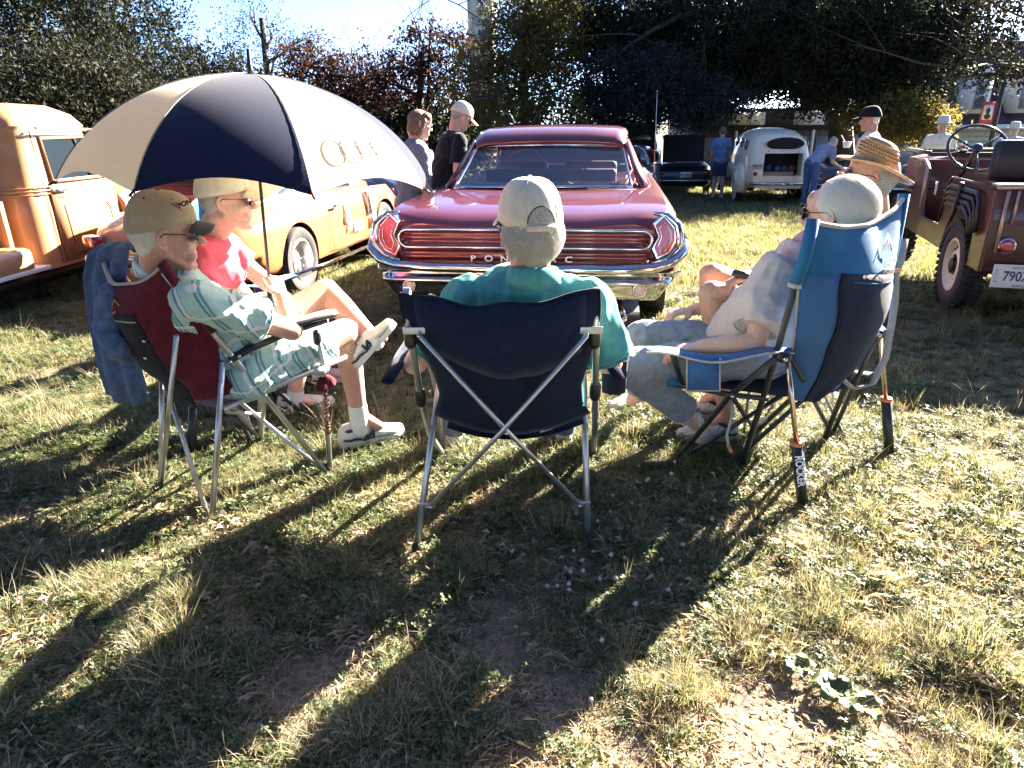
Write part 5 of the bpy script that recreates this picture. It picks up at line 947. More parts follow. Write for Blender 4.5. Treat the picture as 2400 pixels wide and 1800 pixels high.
text('lettering', 'SPORTS CHAIR', .036, M('decal_maroon', (.10, .01, .02), .5), Ca, basis(mid(front_n, NP(757, 852), .58) + V((.004, -.014, 0)), front_n - NP(757, 852), V((.75, .66, 0))), world=True, sx=.85, bold=.001, ext=.0008)
mb = MB(); mb.tube([backA(.15, .17) - fwd * .006, backA(.0, .13) - fwd * .006, backA(-.12, .2) - fwd * .006, backA(-.02, .19) - fwd * .006], .003, 5); mb.tube([backA(.05, .22) - fwd * .006, backA(-.12, .25) - fwd * .006], .003, 5); part('logo', mb, M('logo_orange', (.55, .25, .08), .6), Ca, world=True)
blob('drawstring_bag', [('e', NP(765, 895), (.04, .03, .03)), ('e', NP(757, 905) + V((0, -.01, 0)), (.03, .03, .022))], redc, Ca, .006, 3, .006, 30)
blob('stuffed_cloth', [('e', NP(748, 868), (.035, .03, .02)), ('e', NP(765, 862), (.02, .03, .015))], fabric('grey_cloth', (.35, .35, .38)), Ca, .006, 3, .006, 30)

# chair D, blue rocker
def rocker(name, label, X_, far=V((.49, .28, 0)), txt=True):
    """X_ maps the measured world points of the first rocker to where this one stands"""
    Cd = thing(name, label, 'camp chair', X_(V((1.2, 2.6, 0))), 0, 'camp chairs round the cars'); W = lambda p: X_(V(p)); far = V(far)
    hub = az_(1838, 838, .62); top = pl(1905, 520, (1.15, 2.36), (.72, 2.82)); upr = [top, at(1871, 677, 2.43), at(1823, 819, 2.47), az_(1790, 928, .40), az_(1735, 1100, 0)]
    rod0, ring, foot = at(1845, 830, 2.43), az_(1864, 1031, .29), az_(1882, 1188, 0); armf = az_(1515, 822, .60); armr = az_(1858, 822, .635); fp = az_(1577, 835, .595); fb = az_(1599, 898, .44); piv = az_(1713, 925, .40)
    tops = top + V((.53, .40, .04))
    for k in (0, 1):
        o_ = far * k; tp = top if k == 0 else tops; f2 = foot if k == 0 else az_(2085, 1068, 0)
        tubep('back_upright', [W(tp)] + [W(p + o_) for p in upr[2:]], .0125, darksteel, Cd); tubep('rocker_rod', [W(rod0 + o_), W(mid(foot, rod0, .42) + (f2 - foot) if k else mid(foot, rod0, .42))], .0095, M('copper_rod', (.62, .45, .38), .2, .9), Cd)
        r0 = mid(foot, rod0, .43); d_ = (f2 - foot) if k else V((0, 0, 0)); mb = MB(); mb.lathe([(.012, -.008), (.026, -.006), (.026, .008), (.012, .01)], W(r0 + d_), (0, 0, 1), 18, caps=True); part('rocker_collar', mb, M('orange_plastic', (.65, .2, .08), .4), Cd, world=True); tubep('rocker_sleeve', [W(r0 + d_), W(foot + d_ + V((0, 0, .0)))], .0215, darksteel, Cd, 16)
        tubep('front_leg', [W(hub + o_ + V((-.03, 0, 0))), W(piv + o_), W(az_(1592, 1069, 0) if k == 0 else az_(1592, 1069, 0) + far * .9)], .0125, darksteel, Cd)
        tubep('arm_post', [W(fp + o_), W(fb + o_)], .011, darksteel, Cd); tubep('seat_rail', [W(fb + o_ + V((-.06, 0, 0))), W(piv + o_), W(az_(1800, 935, .39) + o_)], .011, darksteel, Cd)
        mb = MB(); rows = []
        for t in np.linspace(0, 1, 12): c_ = mid(armr, armf, t) + o_ - V((0, 0, .02 * math.sin(t * 3.14))); wd_ = .030 + .020 * math.sin(t * 2.9); rows.append([W(c_ + V((.2, .98, 0)) * wd_ * s_ + V((0, 0, .012 * abs(s_) * math.sin(t * 9)))) for s_ in (-1, 0, 1)])
        mb.grid(rows); part('armrest', mb, bluel, Cd, world=True, solid=.005); tubep('binding', [r[0] for r in rows], .0045, gtrim, Cd, 6)
        mb = MB(); mb.ell(W(hub + o_), (.030, .02, .022)); part('hub', mb, blackplastic, Cd, world=True); rivet(Cd, W(hub + o_ + V((-.005, -.024, 0))), .009); rivet(Cd, W(piv + o_ + V((0, -.016, 0))), .009)
    tubep('cross_brace', [W(hub + far + V((0, -.01, .01))), W(upr[4] + V((-.03, .03, .02)))], .0105, darksteel, Cd); tubep('cross_brace', [W(hub + V((.03, .02, 0))), W(az_(1950, 1018, 0))], .0105, darksteel, Cd); tubep('cross_brace', [W(hub + far), W(az_(1950, 1018, 0))], .0105, darksteel, Cd)
    tubep('cross_brace', [W(piv), W(az_(1592, 1069, 0) + far * .9)], .0105, darksteel, Cd); tubep('cross_brace', [W(piv + far), W(az_(1600, 1075, 0))], .0105, darksteel, Cd)
    bwd = V((.60, -.80, 0))
    def bk(u, v):
        n_ = [top, at(1888, 600, 2.44), at(1871, 677, 2.44), at(1862, 780, 2.47), az_(1850, 870, .50), az_(1850, 935, .36)]; f_ = [tops, at(2098, 590, 2.82), at(2080, 660, 2.80), at(2040, 760, 2.76), at(1985, 850, 2.74), at(1905, 928, 2.70)]
        x = v * 5; i = min(int(x), 4); a = mid(n_[i], n_[i + 1], x - i); b = mid(f_[i], f_[i + 1], x - i); p = mid(a, b, (u + 1) / 2); q = 1 - u * u; p += bwd * q * (.04 + .10 * math.sin(min(1, v) * 2.9)); p.z -= q * .055 * (1 - v) ** 3; p += bwd * (.018 * noise.noise(V((u * 1.8, v * 7 + u * 2, 7))) * q ** .5); return p
    B_ = lambda u, v: W(bk(u, v)); cloth('header', B_, -1, 1, 0, .30, bluec, Cd, 22, 8); cloth('side_panel', B_, -1, -.60, .29, 1, bluel, Cd, 8, 18); cloth('side_panel', B_, .62, 1, .29, 1, bluel, Cd, 6, 18); cloth('mesh_panel', lambda u, v: W(bk(u, v) + bwd * .003), -.62, .64, .27, 1, meshn, Cd, 14, 18)
    tubep('binding', [B_(u, 0) for u in np.linspace(-1, 1, 26)], .009, gtrim, Cd, 8); tubep('binding', [W(bk(-.61, v) + bwd * .008) for v in np.linspace(.29, 1, 16)], .0035, navy, Cd, 6); tubep('binding', [B_(-1, v) for v in np.linspace(.40, 1, 12)], .005, gtrim, Cd, 6)
    tubep('seam', [W(bk(u, .30 + .03 * (1 - u * u)) + bwd * .006) for u in np.linspace(-.43, .62, 14)], .0025, bluec, Cd, 5); tubep('pole_sleeve', [W(top + V((0, 0, .01))), W(at(1888, 600, 2.43)), W(at(1863, 668, 2.43))], .023, bluec, Cd, 12); tubep('binding', [W(at(1864, 664, 2.43)), W(at(1861, 674, 2.43))], .0245, gtrim, Cd, 12); tubep('pole_sleeve', [W(tops + V((0, 0, .01))), W(mid(tops, bk(1, .4), .5)), W(bk(1, .36))], .022, bluec, Cd, 12)
    cloth('seat_fabric', lambda u, v: W(mid(mid(az_(1850, 930, .37), fb, v), mid(az_(1850, 930, .37), fb, v) + far, (u + 1) / 2) - V((0, 0, .04 * (1 - u * u)))), -1, 1, 0, 1, navy, Cd, 12, 8)
    mb = MB(); pk = [az_(1608, 836, .59), az_(1684, 835, .60), at(1683, 911, 2.50), at(1606, 911, 2.52)]; mb.grid([[W(mid(pk[0], pk[1], t) + V((0, -.02, 0))) for t in (0, .5, 1)], [W(mid(pk[3], pk[2], t) + V((0, -.02, 0))) for t in (0, .5, 1)]]); part('side_pocket', mb, bluel, Cd, world=True, solid=.006); tubep('binding', [W(p + V((0, -.022, 0))) for p in (pk[0], pk[3], pk[2], pk[1])], .0045, gtrim, Cd, 6)
    tubep('grip', [W(fb + V((-.06, 0, 0))), W(fb + V((-.01, 0, 0)))], .015, bluec, Cd); st_ = [W(az_(1712, 935, .38)), W(at(1716, 975, 2.55)), W(at(1703, 1020, 2.55)), W(at(1707, 1045, 2.55))]; tubep('strap', st_, .006, gtrim, Cd, 6, flat=.4); tubep('zip_pull', [st_[-1], st_[-1] + V((.015, 0, -.03))], .007, M('orange_plastic', (.65, .2, .08), .4), Cd, 6)
    st_ = [(2121, 560, 2.78), (2112, 610, 2.76), (2100, 640, 2.75), (2098, 700, 2.72), (2090, 760, 2.70), (2075, 840, 2.68), (2045, 900, 2.66), (2000, 912, 2.66), (1965, 880, 2.64)]; mb = MB(); mb.grid([[W(at(*p) + V((-.013 * w_, .004 * w_, 0))) for p in st_] for w_ in (-1, 1)]); part('carry_strap', mb, gtrim, Cd, world=True, solid=.004)
    if txt:
        o = bk(.30, .20) + bwd * .016; ux = (bk(.5, .2) - bk(.1, .2)).normalized(); uy = V((0, 0, 1)); wt = M('print_white', (.85, .85, .85), .5); org = M('print_orange', (.6, .22, .08), .5)
        text('lettering', 'GCI', .040, wt, Cd, basis(W(bk(.24, .20) + bwd * .015), ux, uy), world=True, sx=1.3, bold=.001, shear=.3, ext=.0006); text('lettering', 'OUTDOOR', .022, org, Cd, basis(W(bk(.24, .255) + bwd * .015), ux, uy), world=True, sx=1.15, bold=.0006, shear=.3, ext=.0006)
        mb = MB(); a_, b_, c_ = bk(.06, .16), bk(.36, .07), bk(.36, .15); mb.add([W(p + bwd * .015) for p in (a_, b_, bk(.33, .15), bk(.33, .10))], [(0, 1, 2, 3)]); part('logo', mb, wt, Cd, world=True, solid=.0008); mb = MB(); mb.add([W(p + bwd * .015) for p in (bk(.38, .08), bk(.46, .13), bk(.37, .155))], [(0, 1, 2)]); part('logo', mb, org, Cd, world=True, solid=.0008)
    fd = (foot - r0_(foot, rod0)).normalized(); text('lettering', 'ROCKER', .045, M('print_white', (.85, .85, .85), .5), Cd, basis(W(mid(foot, r0_(foot, rod0), .62) + V((-.006, -.0225, 0))), X_(fd) - X_(V((0, 0, 0))), (.95, .2, 0)), world=True, sx=.75, bold=.001, shear=.25, ext=.0008)
    text('lettering', 'COMFORT PRO', .020, M('print_white', (.85, .85, .85), .5), Cd, basis(W(mid(foot, r0_(foot, rod0), .66) + V((.015, -.018, 0))), X_(fd) - X_(V((0, 0, 0))), (.8, .5, 0)), world=True, sx=.9, ext=.0008)
    return Cd
def r0_(foot, rod0): return mid(foot, rod0, .43)
rocker('camp_chair', 'bright blue rocking camp chair with grey strap holding the white haired man', lambda p: p)
def toB(p):
    q = V(p) - V((1.15, 2.36, 0)); c, s = math.cos(R(-112)), math.sin(R(-112)); return V((q.x * c - q.y * s, q.x * s + q.y * c, q.z)) + V((-1.72, 3.62, 0))
rocker('camp_chair', 'second blue rocking camp chair, mostly hidden behind the denim jacket', toB, txt=False)
def toE(p):
    q = V(p) - V((.0, 2.2, 0)); c, s = math.cos(R(62)), math.sin(R(62)); return V((q.x * c - q.y * s, q.x * s + q.y * c, q.z)) + V((1.78, 3.25, 0))
n_ = copy_tree(Cc); n_.matrix_basis = Matrix.Translation(V((1.50, 3.34, 0))) @ Matrix.Rotation(R(88), 4, 'Z') @ Matrix.Diagonal((.95, .6, .8, 1)); n_['label'] = 'navy camp chair under the straw hatted man, behind the blue rocker'

# ------------------------------------------------------------------ seated people
gold_hair = M('hair_silver', (.62, .60, .60), .6, var=.14, vs=90, bump=.4, bs=240, trans=.35, spec=.25); white_hair = M('hair_white', (.84, .82, .82), .6, var=.05, vs=60, bump=.3, bs=260, trans=.35, spec=.25); grey_hair = M('hair_grey', (.30, .28, .27), .55, var=.3, vs=160, bump=.5, bs=240)
def sleeve(J, k, t, r0=.070, r1=.080): a, b = V(J['sh' + k]), V(J['elb' + k]); return [('e', a, (r0, r0, r0)), ('f', a, r0, mid(a, b, t), r1)]
def plaid(name, base, c1, c2, sc=9.0):
    m = fabric(name, base); n, l = nodes(m); b = n['Principled BSDF']; src = b.inputs['Base Color'].links[0].from_socket if b.inputs['Base Color'].links else None; tc = n.new('ShaderNodeTexCoord'); prev = src
    for i, (rot, s_, col, w_) in enumerate((((.9, .3, .2), sc, c1, .965), ((.9, .3, .2), sc * 1.0, c1, .965), ((.2, 1.15, .9), sc * .8, c2, .975), ((.9, .3, .2), sc * .5, c2, .985))):
        mp = n.new('ShaderNodeMapping'); mp.inputs['Rotation'].default_value = rot; mp.inputs['Location'].default_value = (.013 * i, 0, 0); wv = n.new('ShaderNodeTexWave'); wv.inputs['Scale'].default_value = s_; wv.inputs['Distortion'].default_value = .15; gt = n.new('ShaderNodeMath'); gt.operation = 'GREATER_THAN'; gt.inputs[1].default_value = w_; mx = n.new('ShaderNodeMixRGB'); mx.inputs[2].default_value = (*col, 1)
        l.new(tc.outputs['Object'], mp.inputs[0]); l.new(mp.outputs[0], wv.inputs[0]); l.new(wv.outputs[1], gt.inputs[0]); ml = n.new('ShaderNodeMath'); ml.operation = 'MULTIPLY'; ml.inputs[1].default_value = .8; l.new(gt.outputs[0], ml.inputs[0]); l.new(ml.outputs[0], mx.inputs[0]); l.new(prev, mx.inputs[1]); prev = mx.outputs[0]
    l.new(prev, b.inputs['Base Color']); return m
mint = plaid('plaid_mint', (.40, .56, .52), (.05, .19, .26), (.75, .72, .72), 4.5); mint2 = plaid('plaid_shorts', (.36, .50, .45), (.04, .16, .2), (.75, .72, .7), 6)
shoe_w = fabric('shoe_white', (.66, .62, .58), .08, .3, 120); shoe_g = fabric('shoe_grey', (.42, .41, .40), .15, .4, 90); shoe_d = M('shoe_navy', (.015, .02, .05), .5); sock = fabric('sock_white', (.7, .68, .65)); sole_w = M('sole_white', (.62, .6, .56), .6, var=.1)

# A: umbrella holder
J = dict(c=at(388, 548, 2.42), f=V((.90, .40, -.10)), u=V((.08, 0, 1)), neck=V((-1.285, 2.47, .955)), pel=V((-1.09, 2.62, .53)), shN=V((-1.12, 2.35, .885)), shF=V((-1.37, 2.70, .885)), elbN=V((-.865, 2.60, .695)), wrN=V((-.955, 2.80, .785)), elbF=V((-1.22, 2.90, .69)), wrF=at(592, 740, 2.90),
         kneN=V((-.735, 2.90, .60)), ankN=at(842, 975, 2.95), toeN=az_(945, 1015, .05), kneF=V((-.84, 3.05, .745)), ankF=at(878, 800, 2.93), toeF=at(922, 770, 2.95), hipN=V((-1.05, 2.52, .53)), hipF=V((-1.17, 2.72, .55)))
PA = thing('person', 'seated man in mint plaid shirt and tan cap holding the umbrella upright', 'person', (-1.1, 2.62, 0), 0, 'men sitting in camp chairs')
gd = (at(622, 605, 2.84) - J['wrN']).normalized()
P_, m, u, l, f = figure(PA, J, skin2, 1.03, .006, nose=1.15, belly=1.15, hands=dict(N=(gd, V((-.75, .5, .1)), V((-.5, -.75, .2)), dict(curl=1.15, thumb=-.2)), F=(V((.9, -.1, .05)), V((0, 0, -1)), V((.2, .9, .2)), dict(curl=.6))))
T_, *_ = torso(J['neck'], J['pel'], J['shN'], J['shF'], g=.014, belly=1.15); blob('shirt', T_ + sleeve(J, 'N', .66, .072, .084) + sleeve(J, 'F', .66), mint, PA, .008, 3, .014, 11, cut=[(P_(0, -.01, -.125), u)])
hem(PA, J['shN'], J['elbN'], .66, .084, mint)
mb = MB(); mb.lathe([(.070, -.125 * 0), (.073, .02), (.068, .048), (.075, .030), (.082, -.005)], J['neck'] + V((.0, 0, .012)), (P_(0, 0, 0) - J['neck']).normalized() + V((-.1, 0, .6)), 28); part('collar', mb, mint, PA, world=True, solid=.002)
blob('shorts', [('c', J['hipN'], .10, mid(J['hipN'], J['kneN'], .3), .098), ('f', mid(J['hipN'], J['kneN'], .25), .098, mid(J['hipN'], J['kneN'], .80), .092), ('c', J['hipF'], .10, mid(J['hipF'], J['kneF'], .3), .095), ('f', mid(J['hipF'], J['kneF'], .25), .095, mid(J['hipF'], J['kneF'], .66), .088), ('e', J['pel'], (.16, .15, .12))], mint2, PA, .008, 3, .010, 12)
blob('sock', [('c', mid(J['ankN'], J['kneN'], .13), .044, J['ankN'] + V((0, 0, -.06)), .046)], sock, PA, .006, 2); blob('sock', [('c', mid(J['ankF'], J['kneF'], .16), .042, J['ankF'], .045)], sock, PA, .006, 2)
shoe(PA, az_(800, 1048, .02), az_(945, 1015, .02), V((0, 0, 1)), .31, shoe_w, sole_w, shoe_d, 'N'); shoe(PA, at(838, 862, 2.90), at(925, 762, 2.97), V((-.85, -.25, .55)), .26, shoe_w, sole_w, shoe_d, 'N')
blob('hair', [('e', P_(0, -.030, .010), (.078, .084, .075), m), ('e', P_(0, -.055, -.035), (.058, .045, .05), m),('e', P_(0, -.03, .02), (.078, .07, .07), m)], white_hair, PA, .005, 2, .003, 40)
strands('hair_strands', P_(0, -.022, .008), m, (.083, .092, .080), PA, white_hair, 1500, .035, .0009, lambda d: d.z < .30 and d.y < .25 and d.z > -.85 and not (d.y > -.35 and d.z < -.3), lambda d: (0, -.6, -1), 3)
tanm = fabric('cap_tan', (.36, .29, .22)); brimg = fabric('cap_brim_dark', (.05, .055, .055)); cp = cap(PA, lambda a, b, d: P_(a * 1.04, b * 1.03, d * 1.04 + .002), m, 1.04, tanm, brimg, tiltz=-.004, bl_=.72)
mb = MB(); q = [P_(.0905 - .004 * 0, .030, .104), P_(.0905, .052, .088), P_(.0905, .030, .098), P_(.088, .02, .112)]; mb.tube([P_(.077, .040, .116), P_(.0835, .060, .088), P_(.0795, .026, .112), P_(.082, .042, .106), P_(.077, .040, .116)], .002, 5); part('badge', mb, M('badge_red', (.35, .04, .03), .6), cp)
text('lettering', 'PON', .024, M('ink_black', (.01, .01, .01), .5), cp, basis(P_(.071, .066, .112), P_(0, .55, .25) - P_(0, 0, 0), P_(-.6, -.3, .8) - P_(0, 0, 0)), sx=.9, bold=.001, ext=.001)
glasses(PA, P_, m)
# pole-side umbrella
U = thing('umbrella', 'large navy and white golf umbrella with ring emblem held over the seated man', 'umbrella', (-1.0, 2.86, 0))
ap = V((-.985, 2.87, 1.635)); hd = at(629, 640, 2.85); ax_ = (ap - hd).normalized(); hd0 = hd - ax_ * .16; ux_, uy_ = frame(ax_, V((0, 1, 0))); ux_ = V((1, 0, 0)) - ax_ * ax_.x; ux_.normalize(); uy_ = ax_.cross(ux_)
def canopy(phi, t, dr=0.0, inset=0):
    a = -math.pi / 2 + R(phi); seg = (phi + 13) % 45 / 45.0; sc = 1 - .055 * math.sin(math.pi * seg) * t ** 1.5; r_ = (.695 + dr) * math.sin(t * 1.18) / math.sin(1.18) * sc; h = -.395 * (1 - math.cos(t * 1.30)) / (1 - math.cos(1.30)) - inset; h += .05 * math.sin(math.pi * seg) * t ** 3
    return ap + ux_ * (r_ * math.cos(a)) + uy_ * (r_ * math.sin(a)) + ax_ * h
navyu = fabric('umbrella_navy', (.004, .010, .04), .1, .15, 500, trans=.10); whiteu = fabric('umbrella_white', (.72, .65, .58), .03, .15, 500, trans=.45)
for k in range(8):
    mb = MB(); p0 = -13 + 45 * k; mb.grid([[canopy(p0 + 45 * s_, t) for s_ in np.linspace(0, 1, 17)] for t in np.linspace(.012, 1, 34)]); pn_ = part('canopy_panel', mb, navyu if k % 2 == 0 else whiteu, U, world=True)
    mb = MB(); mb.tube([canopy(p0, t, 0, .006) for t in np.linspace(.02, 1, 14)], .0022, 5); rb = part('rib', mb, M('fibre_black', (.012, .012, .014), .4), U, world=True); mb = MB(); mb.tube([canopy(p0, .99, 0, 0), canopy(p0, 1.0, .022, .010)], .0045, 6); mb.tube([canopy(p0, .5, 0, .008), hd + ax_ * .42], .002, 5); part('stretcher', mb, M('fibre_black', (.012, .012, .014), .4), rb)
    mb = MB(); mb.tube([canopy(p0, t, 0.002, -.003) for t in np.linspace(.05, 1, 16)], .0016, 4); part('panel_seam', mb, M('seam_dark', (.2, .18, .18), .8), pn_)
    if k == 1:
        for j in range(4):
            mb = MB(); cs, ct = .25 + .15 * j, .83; mb.tube([canopy(p0 + 45 * (cs + .085 * math.cos(a)), ct + .075 * math.sin(a), .002, -.003) for a in np.linspace(0, 6.283, 26, endpoint=False)], .0018, 5, closed=True); part('ring_emblem', mb, M('emblem_grey', (.13, .10, .08), .6), pn_)
tubep('pole', [hd0, ap + ax_ * .02], .0065, M('fibre_black', (.012, .012, .014), .4), U, 10); tubep('ferrule', [ap, ap + ax_ * .02, ap + ax_ * .09], [.013, .010, .007], blackplastic, U); tubep('handle', [hd0 - ax_ * .03, hd0 + ax_ * .10], .014, blackplastic, U, 12)

# denim jacket over the far corner of chair A
den = fabric('denim_blue', (.085, .125, .22), .2, .5, 300); Jk = thing('denim_jacket', 'faded denim jacket draped over the corner of the maroon chair', 'jacket', (-1.62, 2.6, .4))
mb = MB(); rows = []
prof = [(.02, .10, .99), (.0, .06, 1.035), (-.02, -.01, 1.045), (-.05, -.06, 1.02), (-.07, -.09, .93), (-.08, -.10, .80), (-.08, -.11, .66), (-.08, -.11, .54), (-.07, -.11, .44)]
for i, (dx, dy, z) in enumerate(prof):
    wdt = .085 + .055 * (i / 8); rows.append([top_f + V((.10 + dx + (u_ * wdt) * .95, dy + u_ * wdt * -.45 + (.018 * math.sin(u_ * 8 + i * .3)) * min(1, i / 3), z - top_f.z - .03 * (1 - abs(u_)) * (i > 6) + .01 * u_)) for u_ in np.linspace(-1, 1, 21)])
mb.grid(rows); part('body', mb, den, Jk, world=True, solid=.006)
c_ = at(262, 830, 2.42); blob('sleeve', [('c', at(255, 690, 2.45), .040, at(250, 780, 2.43), .045), ('c', at(250, 780, 2.43), .045, at(285, 820, 2.42), .040)], den, Jk, .006, 3, .01, 14); tubep('cuff', [at(262, 815, 2.41), at(300, 818, 2.41)], .045, den, Jk, 14)
for i in range(4):
    mb = MB(); mb.lathe([(.006, 0), (.006, .003)], at(338 + i * 3, 800 + i * 40, 2.36), (0, -1, 0), 10, caps=True); part('button', mb, chrome, Jk, world=True)

# B: pink shirt
J = dict(c=at(530, 468, 3.08), f=V((.96, .25, -.06)), u=V((.12, 0, 1)), neck=V((-1.345, 3.10, .985)), pel=V((-1.47, 3.14, .52)), shN=V((-1.31, 2.94, .925)), shF=V((-1.37, 3.27, .93)), elbN=at(568, 690, 3.02), wrN=at(600, 735, 3.16), elbF=at(598, 640, 3.32), wrF=at(672, 700, 3.32),
         kneN=at(715, 745, 3.30), ankN=at(690, 935, 3.40), toeN=az_(775, 945, .04), kneF=at(740, 720, 3.55), ankF=at(760, 870, 3.65), toeF=az_(820, 880, .05), hipN=V((-1.40, 3.05, .52)), hipF=V((-1.42, 3.25, .52)))
PB = thing('person', 'laughing man in a bright pink polo shirt and sunglasses behind the umbrella pole', 'person', (-1.45, 3.14, 0), 0, 'men sitting in camp chairs')
P_, m, u, l, f = figure(PB, J, skin, 1.05, .0066, nose=1.0, smile=True, hands=dict(N=(V((.9, .1, -.2)), V((0, .2, -1)), V((.1, .9, .1)), dict(curl=.5)), F=(V((.9, -.1, -.3)), V((0, 0, -1)), V((0, -.9, 0)), dict(curl=.6))))
pink = fabric('polo_pink', (.74, .10, .15)); T_, *_ = torso(J['neck'], J['pel'], J['shN'], J['shF'], g=.014); blob('polo_shirt', T_ + sleeve(J, 'N', .72, .072, .080) + sleeve(J, 'F', .72), pink, PB, .008, 3, .016, 10, stretch=(1, 1, .5), cut=[(P_(0, -.01, -.125), u)])
hem(PB, J['shN'], J['elbN'], .72, .080, pink)
blob('shorts', [('c', J['hipN'], .10, mid(J['hipN'], J['kneN'], .7), .09), ('c', J['hipF'], .10, mid(J['hipF'], J['kneF'], .7), .09), ('e', J['pel'], (.16, .15, .12))], fabric('shorts_khaki', (.4, .34, .25)), PB, .008, 3, .008, 12)
blob('hair', [('e', P_(0, -.026, .012), (.079, .088, .076), m), ('e', P_(0, -.052, -.030), (.058, .044, .045), m)], gold_hair, PB, .005, 2, .003, 40)
strands('hair_strands', P_(0, -.020, .010), m, (.082, .094, .080), PB, gold_hair, 900, .028, .0009, lambda d: d.z < .35 and d.y < .15 and d.z > -.8 and not (d.y > -.3 and d.z < -.3), lambda d: (0, -.7, -1), 4)
cap(PB, lambda a, b, d: P_(a * 1.03, b * 1.02, d * 1.03 + .004), m, 1.03, fabric('cap_cream', (.62, .55, .45)), fabric('cap_cream', (.62, .55, .45))); glasses(PB, P_, m)
mb = MB(); mb.grid([[P_(.036 * k_, .094 - .018 * abs(k_), -.066 - .006 * (1 - k_ * k_) * t) for k_ in np.linspace(-.8, .8, 9)] for t in (0, 1.6)]); part('teeth', mb, M('teeth', (.75, .7, .62), .3), PB, world=True, solid=.004)
shoe(PB, az_(655, 968, 0), az_(770, 950, 0), V((0, 0, 1)), .29, shoe_g, sole_w, shoe_d, None); shoe(PB, az_(730, 905, 0), az_(820, 885, 0), V((0, 0, 1)), .28, shoe_g, sole_w, shoe_d, None)
blob('sock', [('c', mid(J['ankN'], J['kneN'], .12), .043, J['ankN'] + V((0, 0, -.03)), .045)], sock, PB, .006, 2)

# C: man seen from behind
J = dict(c=at(1240, 540, 2.17), f=V((-.30, .95, -.06)), u=V((0.0, .02, 1)), neck=at(1240, 640, 2.20), pel=V((-.01, 2.38, .50)), shN=at(1378, 700, 2.24), shF=at(1098, 700, 2.24), elbN=at(1432, 850, 2.30), wrN=at(1400, 850, 2.60), elbF=at(972, 852, 2.36), wrF=at(1000, 800, 2.62),
         kneN=V((.24, 2.85, .50)), ankN=V((.24, 2.98, .09)), toeN=V((.26, 3.14, .04)), kneF=V((-.30, 2.84, .50)), ankF=V((-.28, 2.98, .09)), toeF=V((-.31, 3.14, .04)))
PC = thing('person', 'man in teal polo and backward view of cream cap, sitting with his back to us', 'person', (0, 2.4, 0), 0, 'men sitting in camp chairs')
PC['label'] = 'man in a teal polo shirt and cream cap sitting with his back to us'
P_, m, u, l, f = figure(PC, J, skin, 1.08, .0068, belly=1.1, hands=dict(N=(V((-.5, .85, 0)), V((0, 0, -1)), V((-.9, 0, 0)), dict(curl=.5)), F=(V((.5, .85, 0)), V((0, 0, -1)), V((.9, 0, 0)), dict(curl=.5))))
teal = fabric('polo_teal', (.09, .33, .33), .1, .4, 320); T_, *_ = torso(J['neck'], J['pel'], J['shN'], J['shF'], g=.018, w=1.08); blob('polo_shirt', T_ + sleeve(J, 'N', .86, .078, .088) + sleeve(J, 'F', .70, .078, .085), teal, PC, .0085, 3, .018, 7, stretch=(1, 1, .55), cut=[(P_(0, -.02, -.128), u)])
hem(PC, J['shN'], J['elbN'], .86, .088, teal); hem(PC, J['shF'], J['elbF'], .70, .085, teal)
mb = MB(); nk = P_(0, -.028, -.138); mb.lathe([(.066, -.03), (.072, .0), (.071, .030), (.068, .040), (.078, .034), (.088, -.012)], nk, V((0, .12, 1)), 32); part('collar', mb, teal, PC, world=True, solid=.003)
blob('trousers', [('c', V(J['pel']) + V((.09, 0, 0)), .10, J['kneN'], .075), ('c', V(J['pel']) + V((-.09, 0, 0)), .10, J['kneF'], .075), ('e', J['pel'], (.17, .14, .12)), ('c', J['kneN'], .073, J['ankN'], .06), ('c', J['kneF'], .073, J['ankF'], .06)], fabric('trousers_grey', (.12, .13, .15)), PC, .009, 3, .008, 10)
for k in 'NF': shoe(PC, V(J['ank' + k]) + V((0, -.05, -.09)), V(J['toe' + k]) + V((0, .1, -.04)), V((0, 0, 1)), .28, shoe_g, sole_w, shoe_d, None)
blob('hair', [('e', P_(0, -.028, .012), (.082, .090, .080), m), ('e', P_(0, -.055, -.020), (.064, .044, .045), m)], gold_hair, PC, .0055, 2, .005, 34)
strands('hair_strands', P_(0, -.030, -.004), m, (.094, .104, .100), PC, gold_hair, 3400, .042, .0011, lambda d: d.z < .42 and d.y < .12 and d.z > -.62 and not (d.y > -.3 and d.z < -.2), lambda d: (.35 + .5 * math.sin(d.x * 9), 0, -1), 5, lift=.16, jit=.28)
cap(PC, lambda a, b, d: P_(a * 1.05, b * 1.07, d * 1.06 + .004), m, 1.1, fabric('cap_beige', (.72, .63, .51)), fabric('cap_beige', (.72, .63, .51)), badge='none')
mb = MB(); arc_ = [(math.cos(a), math.sin(a)) for a in np.linspace(0, math.pi, 14)]
Pq = lambda a, b, d: P_(a * 1.05, b * 1.07, d * 1.06 + .004)
def capback(x, z):
    ph = max(0, (z - .0) / .136); rr = math.cos(min(1.4, math.asin(min(.98, ph)))) ** .62; a = -math.pi / 2 + x / .095; return Pq(.0885 * rr * math.cos(a), -.012 + .1105 * rr * math.sin(a), z)
mb.grid([[capback(-.006 + .040 * c * q, .022 + .042 * s * q) for c, s in arc_] for q in (.05, .5, 1)]); part('cap_opening', mb, M('hair_shadowed', (.40, .38, .36), .7, var=.3, vs=150, bump=.5, bs=240), PC, world=True)
